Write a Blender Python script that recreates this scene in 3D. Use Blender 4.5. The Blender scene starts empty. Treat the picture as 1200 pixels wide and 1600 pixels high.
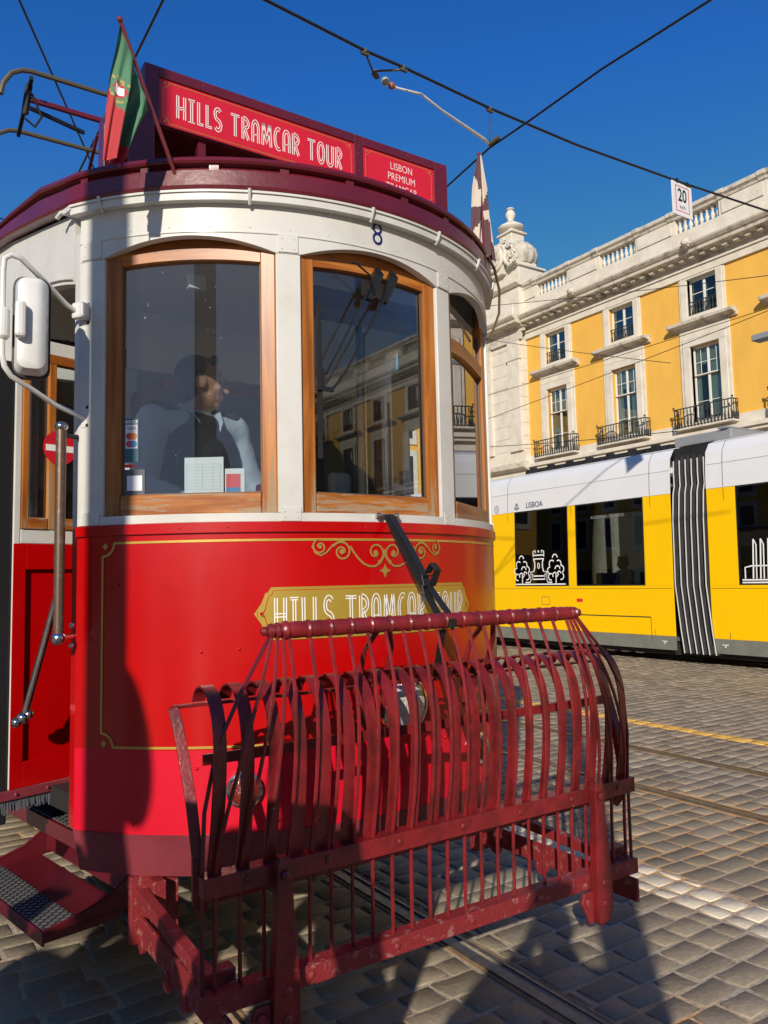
import bpy, bmesh, math, random
from mathutils import Vector, Matrix, noise
PI = math.pi
R = math.radians
random.seed(7)
scene = bpy.context.scene

# ------------------------------------------------------------------ camera
H = 1.40
F_PX, YAW, PITCH, ROLL = 1209.96, R(33.3566), R(4.9329), R(-1.2568)
fw = Vector((math.sin(YAW) * math.cos(PITCH), math.cos(YAW) * math.cos(PITCH), math.sin(PITCH)))
rt = Vector((math.cos(YAW), -math.sin(YAW), 0))
up = rt.cross(fw)
r2 = rt * math.cos(ROLL) + up * math.sin(ROLL)
u2 = -rt * math.sin(ROLL) + up * math.cos(ROLL)
cam_data = bpy.data.cameras.new("camera")
cam = bpy.data.objects.new("camera", cam_data)
scene.collection.objects.link(cam)
cam_data.sensor_fit = 'VERTICAL'
cam_data.sensor_height = 24
cam_data.lens = F_PX / 1600 * 24
cam_data.clip_start = 0.02
cam_data.clip_end = 2000
m = Matrix((r2, u2, -fw)).transposed().to_4x4()
m.translation = Vector((0, 0, H))
cam.matrix_world = m
scene.camera = cam

# ------------------------------------------------------------------ light
SUN_AZ, SUN_EL = R(44), math.atan(.435)        # sunlight travels towards (+sin, +cos)
world = bpy.data.worlds.new("World")
scene.world = world
world.use_nodes = True
wn, wl = world.node_tree.nodes, world.node_tree.links
bg = wn["Background"]
sky = wn.new("ShaderNodeTexSky")
sky.sky_type = 'NISHITA'
sky.sun_disc = False
sky.sun_elevation = SUN_EL
sky.sun_rotation = math.atan2(-math.sin(SUN_AZ), -math.cos(SUN_AZ))
sky.air_density = 1.0
sky.dust_density = 0.15
sky.ozone_density = 3.5
hs = wn.new("ShaderNodeHueSaturation")
hs.inputs['Saturation'].default_value = 1.32
hs.inputs['Hue'].default_value = .515
hs.inputs['Value'].default_value = 1.42
wl.new(sky.outputs[0], hs.inputs['Color'])
cap = wn.new("ShaderNodeMix"); cap.data_type = 'RGBA'; cap.blend_type = 'DARKEN'; cap.inputs[0].default_value = 1
cap.inputs[7].default_value = (2.3, 3.0, 4.6, 1)          # keeps the hazy rim of the sky from washing out the deep blue
wl.new(hs.outputs[0], cap.inputs[6]); wl.new(cap.outputs[2], bg.inputs[0])
bg.inputs[1].default_value = 0.106
sun_data = bpy.data.lights.new("sun", 'SUN')
sun_data.energy = 4.7
sun_data.angle = R(0.55)
sun_data.color = (1.0, 0.905, 0.77)
sun = bpy.data.objects.new("sun", sun_data)
scene.collection.objects.link(sun)
L = Vector((math.sin(SUN_AZ) * math.cos(SUN_EL), math.cos(SUN_AZ) * math.cos(SUN_EL), -math.sin(SUN_EL)))
sun.rotation_euler = L.to_track_quat('-Z', 'Y').to_euler()
scene.view_settings.view_transform = 'Standard'
scene.view_settings.look = 'None'
scene.view_settings.exposure = 0.0
scene.view_settings.gamma = 1.0
scene.cycles.max_bounces = 9
scene.cycles.transparent_max_bounces = 16

# ------------------------------------------------------------------ materials
MATS = {}
def rgb(c): return (c[0], c[1], c[2], 1)
def mat(name, col, rough=.5, metal=0., coat=0., col2=None, nscale=8., ndetail=5., thresh=(.35, .7), bump=0., bscale=60., spec=.5, rvar=.0, coord='Object', stretch=None, coat_rough=.04, chips=None):
    if name in MATS: return MATS[name]
    m = bpy.data.materials.new(name); m.use_nodes = True
    n, l = m.node_tree.nodes, m.node_tree.links
    b = n["Principled BSDF"]
    b.inputs['Base Color'].default_value = rgb(col)
    b.inputs['Roughness'].default_value = rough
    b.inputs['Metallic'].default_value = metal
    b.inputs['Coat Weight'].default_value = coat
    b.inputs['Coat Roughness'].default_value = coat_rough
    b.inputs['Specular IOR Level'].default_value = spec
    tc = n.new("ShaderNodeTexCoord")
    src = tc.outputs[coord]
    if stretch:
        mp = n.new("ShaderNodeMapping"); mp.inputs['Scale'].default_value = stretch
        l.new(src, mp.inputs['Vector']); src = mp.outputs[0]
    if col2 is not None or rvar:
        nz = n.new("ShaderNodeTexNoise"); nz.inputs['Scale'].default_value = nscale; nz.inputs['Detail'].default_value = ndetail
        nz.inputs['Roughness'].default_value = .62
        l.new(src, nz.inputs['Vector'])
        if col2 is not None:
            mr = n.new("ShaderNodeMapRange"); mr.inputs[1].default_value = thresh[0]; mr.inputs[2].default_value = thresh[1]
            l.new(nz.outputs[0], mr.inputs[0])
            mx = n.new("ShaderNodeMix"); mx.data_type = 'RGBA'
            mx.inputs[6].default_value = rgb(col); mx.inputs[7].default_value = rgb(col2)
            l.new(mr.outputs[0], mx.inputs[0]); l.new(mx.outputs[2], b.inputs['Base Color'])
        if rvar:
            m2 = n.new("ShaderNodeMapRange"); m2.inputs[1].default_value = .3; m2.inputs[2].default_value = .7
            m2.inputs[3].default_value = max(.02, rough - rvar); m2.inputs[4].default_value = min(1, rough + rvar)
            l.new(nz.outputs[0], m2.inputs[0]); l.new(m2.outputs[0], b.inputs['Roughness'])
    if chips:      # small flaked spots: colour, noise scale, threshold
        nc = n.new("ShaderNodeTexNoise"); nc.inputs['Scale'].default_value = chips[1]; nc.inputs['Detail'].default_value = 5; nc.inputs['Roughness'].default_value = .6
        l.new(src, nc.inputs['Vector'])
        mc = n.new("ShaderNodeMapRange"); mc.inputs[1].default_value = chips[2]; mc.inputs[2].default_value = chips[2] + .02
        l.new(nc.outputs[0], mc.inputs[0])
        mk = n.new("ShaderNodeMix"); mk.data_type = 'RGBA'; mk.inputs[6].default_value = rgb(col); mk.inputs[7].default_value = rgb(chips[0])
        if col2 is not None: l.new(mx.outputs[2], mk.inputs[6])
        l.new(mc.outputs[0], mk.inputs[0]); l.new(mk.outputs[2], b.inputs['Base Color'])
    if bump:
        nb = n.new("ShaderNodeTexNoise"); nb.inputs['Scale'].default_value = bscale; nb.inputs['Detail'].default_value = 4
        l.new(src, nb.inputs['Vector'])
        bp = n.new("ShaderNodeBump"); bp.inputs['Strength'].default_value = bump; bp.inputs['Distance'].default_value = .01
        l.new(nb.outputs[0], bp.inputs['Height']); l.new(bp.outputs[0], b.inputs['Normal'])
        if coat: l.new(bp.outputs[0], b.inputs['Coat Normal'])
    MATS[name] = m
    return m

def wood_mat(name, c1, c2, worn):
    m = bpy.data.materials.new(name); m.use_nodes = True
    n, l = m.node_tree.nodes, m.node_tree.links
    b = n["Principled BSDF"]; b.inputs['Roughness'].default_value = .45; b.inputs['Specular IOR Level'].default_value = .25; b.inputs['Coat Weight'].default_value = .06; b.inputs['Coat Roughness'].default_value = .25
    tc = n.new("ShaderNodeTexCoord")
    at = n.new("ShaderNodeAttribute"); at.attribute_name = "grain"
    w = n.new("ShaderNodeTexNoise"); w.inputs['Scale'].default_value = 1.0; w.inputs['Detail'].default_value = 6; w.inputs['Distortion'].default_value = .6
    l.new(at.outputs['Vector'], w.inputs['Vector'])
    cr = n.new("ShaderNodeValToRGB"); cr.color_ramp.elements[0].color = rgb(c1); cr.color_ramp.elements[1].color = rgb(c2)
    cr.color_ramp.elements[0].position = .36; cr.color_ramp.elements[1].position = .66
    l.new(w.outputs[0], cr.inputs[0])
    nz = n.new("ShaderNodeTexNoise"); nz.inputs['Scale'].default_value = 1; nz.inputs['Detail'].default_value = 9; nz.inputs['Roughness'].default_value = .75
    l.new(at.outputs['Vector'], nz.inputs['Vector'])
    # peeled varnish is worst low down on the frame (real wear, in the wood itself)
    sx = n.new("ShaderNodeSeparateXYZ"); l.new(tc.outputs['Object'], sx.inputs[0])
    mz = n.new("ShaderNodeMapRange"); mz.inputs[1].default_value = 1.60; mz.inputs[2].default_value = 1.95; mz.inputs[3].default_value = .115 * worn; mz.inputs[4].default_value = -.06
    l.new(sx.outputs['Z'], mz.inputs[0])
    ad = n.new("ShaderNodeMath"); l.new(nz.outputs[0], ad.inputs[0]); l.new(mz.outputs[0], ad.inputs[1])
    st = n.new("ShaderNodeMapRange"); st.inputs[1].default_value = .585; st.inputs[2].default_value = .64
    l.new(ad.outputs[0], st.inputs[0])
    mx = n.new("ShaderNodeMix"); mx.data_type = 'RGBA'; mx.inputs[7].default_value = rgb((.33, .235, .15))
    l.new(cr.outputs[0], mx.inputs[6]); l.new(st.outputs[0], mx.inputs[0]); l.new(mx.outputs[2], b.inputs['Base Color'])
    m3 = n.new("ShaderNodeMapRange"); m3.inputs[3].default_value = .36; m3.inputs[4].default_value = .85
    l.new(st.outputs[0], m3.inputs[0]); l.new(m3.outputs[0], b.inputs['Roughness'])
    bp = n.new("ShaderNodeBump"); bp.inputs['Strength'].default_value = .25; bp.inputs['Distance'].default_value = .004
    l.new(w.outputs[0], bp.inputs['Height']); l.new(bp.outputs[0], b.inputs['Normal'])
    return m

def glass_mat(name, tint=(.9, .93, .92), ior=1.5, gain=1.0, rough=0.0, dirt=.0):
    m = bpy.data.materials.new(name); m.use_nodes = True
    n, l = m.node_tree.nodes, m.node_tree.links
    n.remove(n["Principled BSDF"])
    out = n["Material Output"]
    tr = n.new("ShaderNodeBsdfTransparent"); tr.inputs[0].default_value = rgb(tint)
    gl = n.new("ShaderNodeBsdfGlossy"); gl.inputs[1].default_value = rough
    fr = n.new("ShaderNodeFresnel"); fr.inputs[0].default_value = ior
    mu = n.new("ShaderNodeMath"); mu.operation = 'MULTIPLY'; mu.inputs[1].default_value = gain; mu.use_clamp = True
    mx = n.new("ShaderNodeMixShader")
    l.new(fr.outputs[0], mu.inputs[0]); l.new(mu.outputs[0], mx.inputs[0])
    l.new(tr.outputs[0], mx.inputs[1]); l.new(gl.outputs[0], mx.inputs[2])
    if dirt:
        df = n.new("ShaderNodeBsdfDiffuse"); df.inputs[0].default_value = (.7, .7, .68, 1)
        tc = n.new("ShaderNodeTexCoord")
        nz = n.new("ShaderNodeTexNoise"); nz.inputs['Scale'].default_value = 75; nz.inputs['Detail'].default_value = 2
        l.new(tc.outputs['Object'], nz.inputs[0])
        mr = n.new("ShaderNodeMapRange"); mr.inputs[1].default_value = .735; mr.inputs[2].default_value = .78; mr.inputs[3].default_value = dirt; mr.inputs[4].default_value = dirt + .3
        l.new(nz.outputs[0], mr.inputs[0])
        m2 = n.new("ShaderNodeMixShader"); l.new(mr.outputs[0], m2.inputs[0]); l.new(mx.outputs[0], m2.inputs[1]); l.new(df.outputs[0], m2.inputs[2])
        l.new(m2.outputs[0], out.inputs[0])
    else:
        l.new(mx.outputs[0], out.inputs[0])
    return m

M = dict(
    red=mat('red_paint', (.48, .0004, .0012), .30, spec=.3, coat=.5, col2=(.41, .0004, .001), nscale=3, bump=.06, bscale=6, coat_rough=.17, chips=((.16, .01, .01), 26, .745)),
    red_low=mat('rosy_red_paint', (.64, .003, .024), .42, spec=.3, coat=.22, col2=(.57, .003, .019), nscale=4, bump=.05, bscale=26, coat_rough=.15),
    burg=mat('burgundy_paint', (.130, .009, .018), .36, coat=.3, col2=(.095, .008, .013), nscale=5, bump=.10, bscale=40, coat_rough=.12),
    burg_skirt=mat('faded_burgundy_paint', (.23, .034, .048), .5, coat=.15, col2=(.17, .024, .034), nscale=6, bump=.06, bscale=30, coat_rough=.2, chips=((.36, .2, .2), 40, .72)),
    fend=mat('fender_paint', (.225, .012, .016), .42, coat=.18, col2=(.12, .009, .010), nscale=11, thresh=(.4, .62), bump=.25, bscale=55, coat_rough=.15, chips=((.42, .24, .22), 34, .715)),
    fend_worn=mat('worn_fender_paint', (.22, .018, .022), .55, col2=(.32, .13, .12), nscale=34, ndetail=8, thresh=(.56, .66), bump=.3, bscale=90),
    white=mat('cream_white_paint', (.61, .605, .57), .40, spec=.3, coat=.1, col2=(.50, .49, .44), nscale=5, thresh=(.45, .8), bump=.05, bscale=24, coat_rough=.2, chips=((.34, .28, .22), 30, .755)),
    white_in=mat('interior_white_paint', (.78, .78, .76), .5, col2=(.68, .68, .66), nscale=3),
    gold=mat('gold_leaf', (.56, .36, .07), .42, metal=.35, col2=(.48, .30, .05), nscale=9),
    gold_plate=mat('brass_plate_print', (.50, .35, .055), .38, metal=.30, col2=(.42, .28, .04), nscale=3, coat=.3),
    gold_dull=mat('dull_gold_scroll', (.36, .22, .05), .5, metal=.2),
    letter=mat('white_lettering', (.82, .82, .80), .45),
    signred=mat('sign_red', (.62, .012, .028), .42, col2=(.55, .010, .024), nscale=4, coat=.2),
    navy=mat('navy_lettering', (.012, .012, .11), .4),
    black=mat('black_rubber', (.012, .012, .013), .55, bump=.1, bscale=50),
    blackgloss=mat('black_gloss', (.012, .012, .014), .2),
    dark=mat('underframe_black', (.018, .016, .015), .75, bump=.3, bscale=30),
    grey_seat=mat('seat_grey', (.10, .11, .13), .7),
    chrome=mat('chrome', (.66, .65, .63), .16, metal=1., rvar=.08, nscale=20),
    steel=mat('worn_steel_bar', (.34, .31, .28), .32, metal=.9, col2=(.20, .17, .14), nscale=30),
    bronze=mat('worn_brown_bar', (.16, .105, .075), .4, metal=.55, col2=(.25, .2, .16), nscale=45, thresh=(.55, .7)),
    alu=mat('dull_aluminium', (.52, .52, .50), .45, metal=.7, col2=(.42, .42, .41), nscale=20),
    mirrorwhite=mat('mirror_shell_white', (.72, .72, .69), .32, coat=.3, col2=(.62, .62, .6), nscale=9),
    wirem=mat('wire_black', (.02, .022, .024), .5, metal=.3),
    clampm=mat('bronze_clamp', (.11, .10, .075), .6, metal=.3, col2=(.1, .09, .06), nscale=60),
    ceram=mat('grey_green_insulator', (.30, .33, .29), .3, coat=.4),
    ceramr=mat('rusty_insulator', (.30, .09, .04), .5),
    maroon_wood=mat('dash_maroon', (.12, .01, .016), .3, coat=.4),
    paper=mat('paper', (.78, .80, .84), .7),
    paperline=mat('paper_print', (.25, .27, .30), .7),
    teal=mat('sticker_teal', (.02, .12, .17), .4),
    orange=mat('orange_print', (.75, .22, .04), .5), redprint=mat('red_print', (.7, .02, .03), .4), blueprint=mat('blue_print', (.02, .2, .45), .4),
    yellow=mat('tram_yellow_paint', (.92, .54, .0), .33, spec=.3, coat=.2, col2=(.89, .52, .0), nscale=2, coat_rough=.1),
    ywhite=mat('tram_white_paint', (.74, .75, .755), .32, coat=.4, col2=(.70, .71, .72), nscale=2, coat_rough=.15),
    ygrey=mat('tram_skirt_grey', (.19, .20, .165), .45, col2=(.15, .155, .13), nscale=6),
    bellow=mat('bellows_rubber', (.014, .014, .015), .7, spec=.25, col2=(.028, .028, .03), nscale=8, bump=.2, bscale=30),
    rubberline=mat('pale_piping', (.55, .56, .56), .5),
    wallyel=mat('ochre_render', (.80, .455, .075), .85, col2=(.66, .36, .06), nscale=.9, ndetail=11, thresh=(.38, .85), stretch=(1, 1, .45), bump=.2, bscale=8),
    stone=mat('limestone', (.70, .65, .55), .8, col2=(.54, .49, .40), nscale=1.7, ndetail=10, thresh=(.42, .78), bump=.35, bscale=12),
    stone_dirty=mat('weathered_limestone', (.60, .55, .46), .85, col2=(.19, .17, .14), nscale=2.2, ndetail=11, thresh=(.5, .72), bump=.5, bscale=12),
    winwhite=mat('casement_white', (.72, .71, .66), .5),
    winbrown=mat('casement_brown', (.13, .08, .05), .6),
    iron=mat('balcony_iron', (.022, .026, .024), .5, col2=(.05, .05, .045), nscale=9),
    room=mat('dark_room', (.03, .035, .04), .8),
    curtain=mat('curtain_cloth', (.50, .58, .55), .9),
    skin=mat('skin', (.50, .27, .18), .5, col2=(.37, .18, .12), nscale=20),
    shirt=mat('pale_blue_shirt', (.40, .46, .55), .8, bump=.2, bscale=25),
    vest=mat('navy_knit_vest', (.008, .009, .016), .9, bump=.4, bscale=140),
    trousers=mat('dark_trousers', (.02, .022, .03), .85),
    hair=mat('dark_hair', (.035, .028, .024), .6, col2=(.11, .10, .095), nscale=70, thresh=(.5, .7), bump=.8, bscale=120, stretch=(1, 1, .2)),
    hair_blond=mat('blond_hair', (.28, .15, .06), .6, bump=.8, bscale=120),
    coatgrey=mat('grey_coat', (.06, .065, .075), .85, bump=.2, bscale=30), coatblue=mat('blue_jacket', (.03, .05, .11), .8, bump=.2, bscale=30),
    denim=mat('denim', (.04, .06, .11), .85), shoe=mat('shoe_black', (.015, .014, .013), .5),
    galv=mat('galvanised_post', (.25, .25, .25), .5, metal=.6, col2=(.2, .2, .2)),
    greencloth=mat('green_flag_cloth', (.07, .20, .11), .75, bump=.1, bscale=200),
    redcloth=mat('red_flag_cloth', (.42, .03, .035), .75, bump=.1, bscale=200),
    creamcloth=mat('cream_flag_cloth', (.55, .48, .40), .75), browncloth=mat('dark_flag_cloth', (.085, .035, .045), .75),
    yellowprint=mat('yellow_print', (.34, .27, .06), .6),
    flagpole=mat('burgundy_pole', (.17, .025, .035), .3, coat=.5),
    ygreenglass=glass_mat('clear_pane', (.86, .93, .90), 1.5, 1.3, dirt=.015),
    cabglass=glass_mat('cab_glass', (.88, .92, .93), 1.52, 2.2, dirt=.006),
    tint=glass_mat('tinted_tram_glass', (.68, .69, .70), 1.5, 1.15), cglass=glass_mat('centre_glass', (.9, .93, .93), 1.5, 1.05, dirt=.003),
    bglass=glass_mat('building_glass', (.85, .9, .88), 1.5, .8),
    amber=mat('marker_lens', (.22, .03, .015), .12, coat=1., col2=(.12, .015, .01), nscale=90, bump=.6, bscale=120),
    lens=mat('lamp_lens', (.55, .53, .50), .1, coat=1., metal=.15, col2=(.6, .58, .54), nscale=60, bump=.8, bscale=90),
    lampgrey=mat('lamp_housing_grey', (.33, .34, .35), .45, metal=.3),
)
M['wood'] = wood_mat('varnished_wood', (.26, .075, .012), (.46, .17, .032), 1.0)
M['wood_in'] = wood_mat('inner_wood', (.26, .09, .02), (.42, .17, .045), .3)

# ------------------------------------------------------------------ mesh helpers
ORIG = {}
def V(*a): return Vector(a)
class MB:
    def __init__(s): s.v = []; s.f = []; s.mi = []; s.g = []; s.cur = 0; s.grain = None
    def add(s, vs, fs, mi=None):
        b = len(s.v); s.v += [tuple(p) for p in vs]; s.f += [tuple(b + i for i in f) for f in fs]
        s.mi += [s.cur if mi is None else mi] * len(fs)
        return s
    def box(s, c, size, rot=None, mi=None):
        hx, hy, hz = [q / 2 for q in size]; c = Vector(c)
        P = [Vector((x, y, z)) for x in (-hx, hx) for y in (-hy, hy) for z in (-hz, hz)]
        if rot is not None: P = [rot @ p for p in P]
        return s.add([c + p for p in P], [(0, 1, 3, 2), (4, 6, 7, 5), (0, 4, 5, 1), (2, 3, 7, 6), (0, 2, 6, 4), (1, 5, 7, 3)], mi)
    def bb(s, x0, x1, y0, y1, z0, z1, mi=None):
        return s.box(((x0 + x1) / 2, (y0 + y1) / 2, (z0 + z1) / 2), (abs(x1 - x0), abs(y1 - y0), abs(z1 - z0)), mi=mi)
    def beam(s, p, q, w, h, upv=(0, 0, 1), mi=None):
        p, q = Vector(p), Vector(q); d = (q - p); ln = d.length; d.normalize(); upv = Vector(upv)
        sd = d.cross(upv); sd.normalize(); u = sd.cross(d)
        rot = Matrix((d, sd, u)).transposed()
        return s.box((p + q) / 2, (ln, w, h), rot, mi)
    def hexa(s, bot, top, mi=None):
        n = len(bot)
        fs = [tuple(range(n))[::-1], tuple(range(n, 2 * n))] + [(i, (i + 1) % n, n + (i + 1) % n, n + i) for i in range(n)]
        return s.add(list(bot) + list(top), fs, mi)
    def tube(s, path, r, n=8, mi=None, closed=False, cap=True):
        path = [Vector(p) for p in path]; rs = r if isinstance(r, (list, tuple)) else [r] * len(path)
        m_ = len(path); vs = []
        t0 = (path[1] - path[0]).normalized()
        ref = Vector((0, 0, 1)) if abs(t0.z) < .9 else Vector((1, 0, 0))
        nn = (ref - t0 * ref.dot(t0)).normalized()
        for i, p in enumerate(path):
            if closed: t = (path[(i + 1) % m_] - path[i - 1]).normalized()
            else:
                a = path[max(0, i - 1)]; b = path[min(m_ - 1, i + 1)]; t = (b - a).normalized()
            nn = nn - t * nn.dot(t)
            if nn.length < 1e-6: nn = t.orthogonal()
            nn.normalize(); bn = t.cross(nn)
            for k in range(n):
                a = 2 * PI * k / n; vs.append(p + (nn * math.cos(a) + bn * math.sin(a)) * rs[i])
        fs = []
        for i in range(m_ if closed else m_ - 1):
            j = (i + 1) % m_
            for k in range(n):
                fs.append((i * n + k, i * n + (k + 1) % n, j * n + (k + 1) % n, j * n + k))
        if cap and not closed:
            fs.append(tuple(range(n))[::-1]); fs.append(tuple((m_ - 1) * n + k for k in range(n)))
        return s.add(vs, fs, mi)
    def ribbon(s, path, wv, th, mi=None):
        """flat bar following path; wv = width vector(s), th thickness"""
        path = [Vector(p) for p in path]; m_ = len(path); vs = []
        for i, p in enumerate(path):
            t = (path[min(m_ - 1, i + 1)] - path[max(0, i - 1)]).normalized()
            w = Vector(wv[i] if isinstance(wv, list) else wv)
            nrm = t.cross(w).normalized() * (th / 2)
            vs += [p - w / 2 - nrm, p + w / 2 - nrm, p + w / 2 + nrm, p - w / 2 + nrm]
        fs = [(0, 1, 2, 3)[::-1], tuple((m_ - 1) * 4 + k for k in range(4))]
        for i in range(m_ - 1):
            for k in range(4):
                fs.append((i * 4 + k, i * 4 + (k + 1) % 4, (i + 1) * 4 + (k + 1) % 4, (i + 1) * 4 + k))
        return s.add(vs, fs, mi)
    def lathe(s, prof, o, axis=(0, 0, 1), n=24, mi=None, mod=None):
        ax = Vector(axis).normalized(); a1 = ax.orthogonal().normalized(); a2 = ax.cross(a1); o = Vector(o)
        vs = []
        for (r, z) in prof:
            for k in range(n):
                a = 2 * PI * k / n; rr = r * (mod(a) if mod else 1)
                vs.append(o + ax * z + (a1 * math.cos(a) + a2 * math.sin(a)) * rr)
        fs = []
        for i in range(len(prof) - 1):
            for k in range(n):
                fs.append((i * n + k, i * n + (k + 1) % n, (i + 1) * n + (k + 1) % n, (i + 1) * n + k))
        fs.append(tuple(range(n))[::-1]); fs.append(tuple((len(prof) - 1) * n + k for k in range(n)))
        return s.add(vs, fs, mi)
    def sph(s, c, r, n=12, m_=8, mi=None, sc=(1, 1, 1)):
        c = Vector(c); vs = [c + Vector((0, 0, r * sc[2]))]; fs = []
        for i in range(1, m_):
            th = PI * i / m_
            for k in range(n):
                a = 2 * PI * k / n
                vs.append(c + Vector((r * math.sin(th) * math.cos(a) * sc[0], r * math.sin(th) * math.sin(a) * sc[1], r * math.cos(th) * sc[2])))
        vs.append(c - Vector((0, 0, r * sc[2])))
        for k in range(n): fs.append((0, 1 + k, 1 + (k + 1) % n))
        for i in range(m_ - 2):
            for k in range(n): fs.append((1 + i * n + k, 1 + (i + 1) * n + k, 1 + (i + 1) * n + (k + 1) % n, 1 + i * n + (k + 1) % n))
        e = len(vs) - 1; b = 1 + (m_ - 2) * n
        for k in range(n): fs.append((b + k, e, b + (k + 1) % n))
        return s.add(vs, fs, mi)
    def each(s, name, mats, parent=None, **kw):
        """one object per connected piece"""
        par = list(range(len(s.v)))
        def find(a):
            while par[a] != a: par[a] = par[par[a]]; a = par[a]
            return a
        for f in s.f:
            r0 = find(f[0])
            for i in f[1:]: par[find(i)] = r0
        groups = {}
        for f, mi in zip(s.f, s.mi): groups.setdefault(find(f[0]), []).append((f, mi))
        out = []
        for g in groups.values():
            ids = sorted({i for f, _ in g for i in f}); mp = {a: k for k, a in enumerate(ids)}
            q = MB(); q.v = [s.v[i] for i in ids]; q.f = [tuple(mp[i] for i in f) for f, _ in g]; q.mi = [m_ for _, m_ in g]
            out.append(q.build(name, mats, parent, **kw))
        return out
    def build(s, name, mats, parent=None, smooth=False, bevel=0., grain=None, angle=40, subsurf=0):
        me = bpy.data.meshes.new(name)
        off = ORIG.get(parent.name, Vector((0, 0, 0))) if parent else Vector((0, 0, 0))
        me.from_pydata([tuple(Vector(p) - off) for p in s.v], [], s.f)
        if not isinstance(mats, (list, tuple)): mats = [mats]
        for q in mats: me.materials.append(q)
        if len(mats) > 1: me.polygons.foreach_set('material_index', s.mi)
        bm = bmesh.new(); bm.from_mesh(me); bmesh.ops.recalc_face_normals(bm, faces=bm.faces); bm.to_mesh(me); bm.free()
        if grain is not None:
            at = me.attributes.new('grain', 'FLOAT_VECTOR', 'POINT')
            sc = grain; buf = []
            for p in s.v: buf += [p[0] * sc[0], p[1] * sc[1], p[2] * sc[2]]
            at.data.foreach_set('vector', buf)
        if smooth:
            me.polygons.foreach_set('use_smooth', [True] * len(me.polygons))
            try: me.set_sharp_from_angle(angle=R(angle))
            except Exception: pass
        o = bpy.data.objects.new(name, me); scene.collection.objects.link(o)
        if parent:
            o.parent = parent
            ORIG[o.name] = off
        if bevel:
            bv = o.modifiers.new('bevel', 'BEVEL'); bv.width = bevel; bv.segments = 2; bv.limit_method = 'ANGLE'; bv.angle_limit = R(50)
        return o

def thing(name, label, cat, loc=(0, 0, 0), group=None, kind=None):
    o = bpy.data.objects.new(name, None); scene.collection.objects.link(o)
    o.location = loc; o.empty_display_size = .2
    ORIG[o.name] = Vector(loc)
    o['label'] = label; o['category'] = cat
    if group: o['group'] = group
    if kind: o['kind'] = kind
    return o
def tag(o, label, cat, group=None):
    o['label'] = label; o['category'] = cat
    if group: o['group'] = group
    return o
def structure(o, kind='structure'):
    o['kind'] = kind; return o
def copy_tree(o, parent=None, dloc=None):
    c = o.copy(); scene.collection.objects.link(c)
    if parent is not None: c.parent = parent
    if dloc is not None: c.location = Vector(o.location) + Vector(dloc)
    for ch in list(o.children): copy_tree(ch, c)
    return c

def text_geo(s, size=1., align='CENTER', bold=0.):
    cu = bpy.data.curves.new('txt', 'FONT'); cu.body = s; cu.size = size; cu.align_x = align; cu.align_y = 'CENTER'; cu.offset = bold; cu.resolution_u = 4
    ob = bpy.data.objects.new('txt', cu); scene.collection.objects.link(ob)
    dg = bpy.context.evaluated_depsgraph_get(); ev = ob.evaluated_get(dg); me = ev.to_mesh()
    vs = [tuple(v.co) for v in me.vertices]; fs = [tuple(p.vertices) for p in me.polygons]
    ev.to_mesh_clear(); bpy.data.objects.remove(ob); bpy.data.curves.remove(cu)
    return vs, fs
def smooth_path(pts, k=3):
    P = [Vector(p) for p in pts]; out = []
    for i in range(len(P) - 1):
        a = P[max(0, i - 1)]; b_ = P[i]; c = P[i + 1]; d = P[min(len(P) - 1, i + 2)]
        for j in range(k):
            t = j / k
            out.append(.5 * ((2 * b_) + (c - a) * t + (2 * a - 5 * b_ + 4 * c - d) * t * t + (3 * b_ - a - 3 * c + d) * t ** 3))
    out.append(P[-1]); return out
def put_text(mb, s, size, fn, mi=None, align='CENTER', sx=1., bold=0.):
    vs, fs = text_geo(s, size, align, bold)
    mb.add([fn(x * sx, y) for x, y, z in vs], fs, mi)

# 2-D strokes laid on a surface through fn(u, v)
def stroke(mb, pts, w, fn, mi=None, closed=False):
    n = len(pts)
    vs = []
    for i in range(n):
        a = pts[(i - 1) % n] if (closed or i > 0) else pts[i]; b = pts[(i + 1) % n] if (closed or i < n - 1) else pts[i]
        dx, dy = b[0] - a[0], b[1] - a[1]; l_ = math.hypot(dx, dy) or 1
        nx, ny = -dy / l_ * w / 2, dx / l_ * w / 2
        vs += [fn(pts[i][0] + nx, pts[i][1] + ny), fn(pts[i][0] - nx, pts[i][1] - ny)]
    fs = []
    for i in range(n if closed else n - 1):
        j = (i + 1) % n; fs.append((2 * i, 2 * i + 1, 2 * j + 1, 2 * j))
    mb.add(vs, fs, mi)
def sub(pts, k=6):
    out = []
    for a, b in zip(pts[:-1], pts[1:]):
        for i in range(k): out.append((a[0] + (b[0] - a[0]) * i / k, a[1] + (b[1] - a[1]) * i / k))
    out.append(pts[-1]); return out
def arc(cx, cy, rx, ry, a0, a1, n=14): return [(cx + rx * math.cos(R(a0 + (a1 - a0) * i / n)), cy + ry * math.sin(R(a0 + (a1 - a0) * i / n))) for i in range(n + 1)]
def spiral(cx, cy, r0, r1, a0, a1, n=30): return [(cx + (r0 + (r1 - r0) * i / n) * math.cos(R(a0 + (a1 - a0) * i / n)), cy + (r0 + (r1 - r0) * i / n) * math.sin(R(a0 + (a1 - a0) * i / n))) for i in range(n + 1)]

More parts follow.
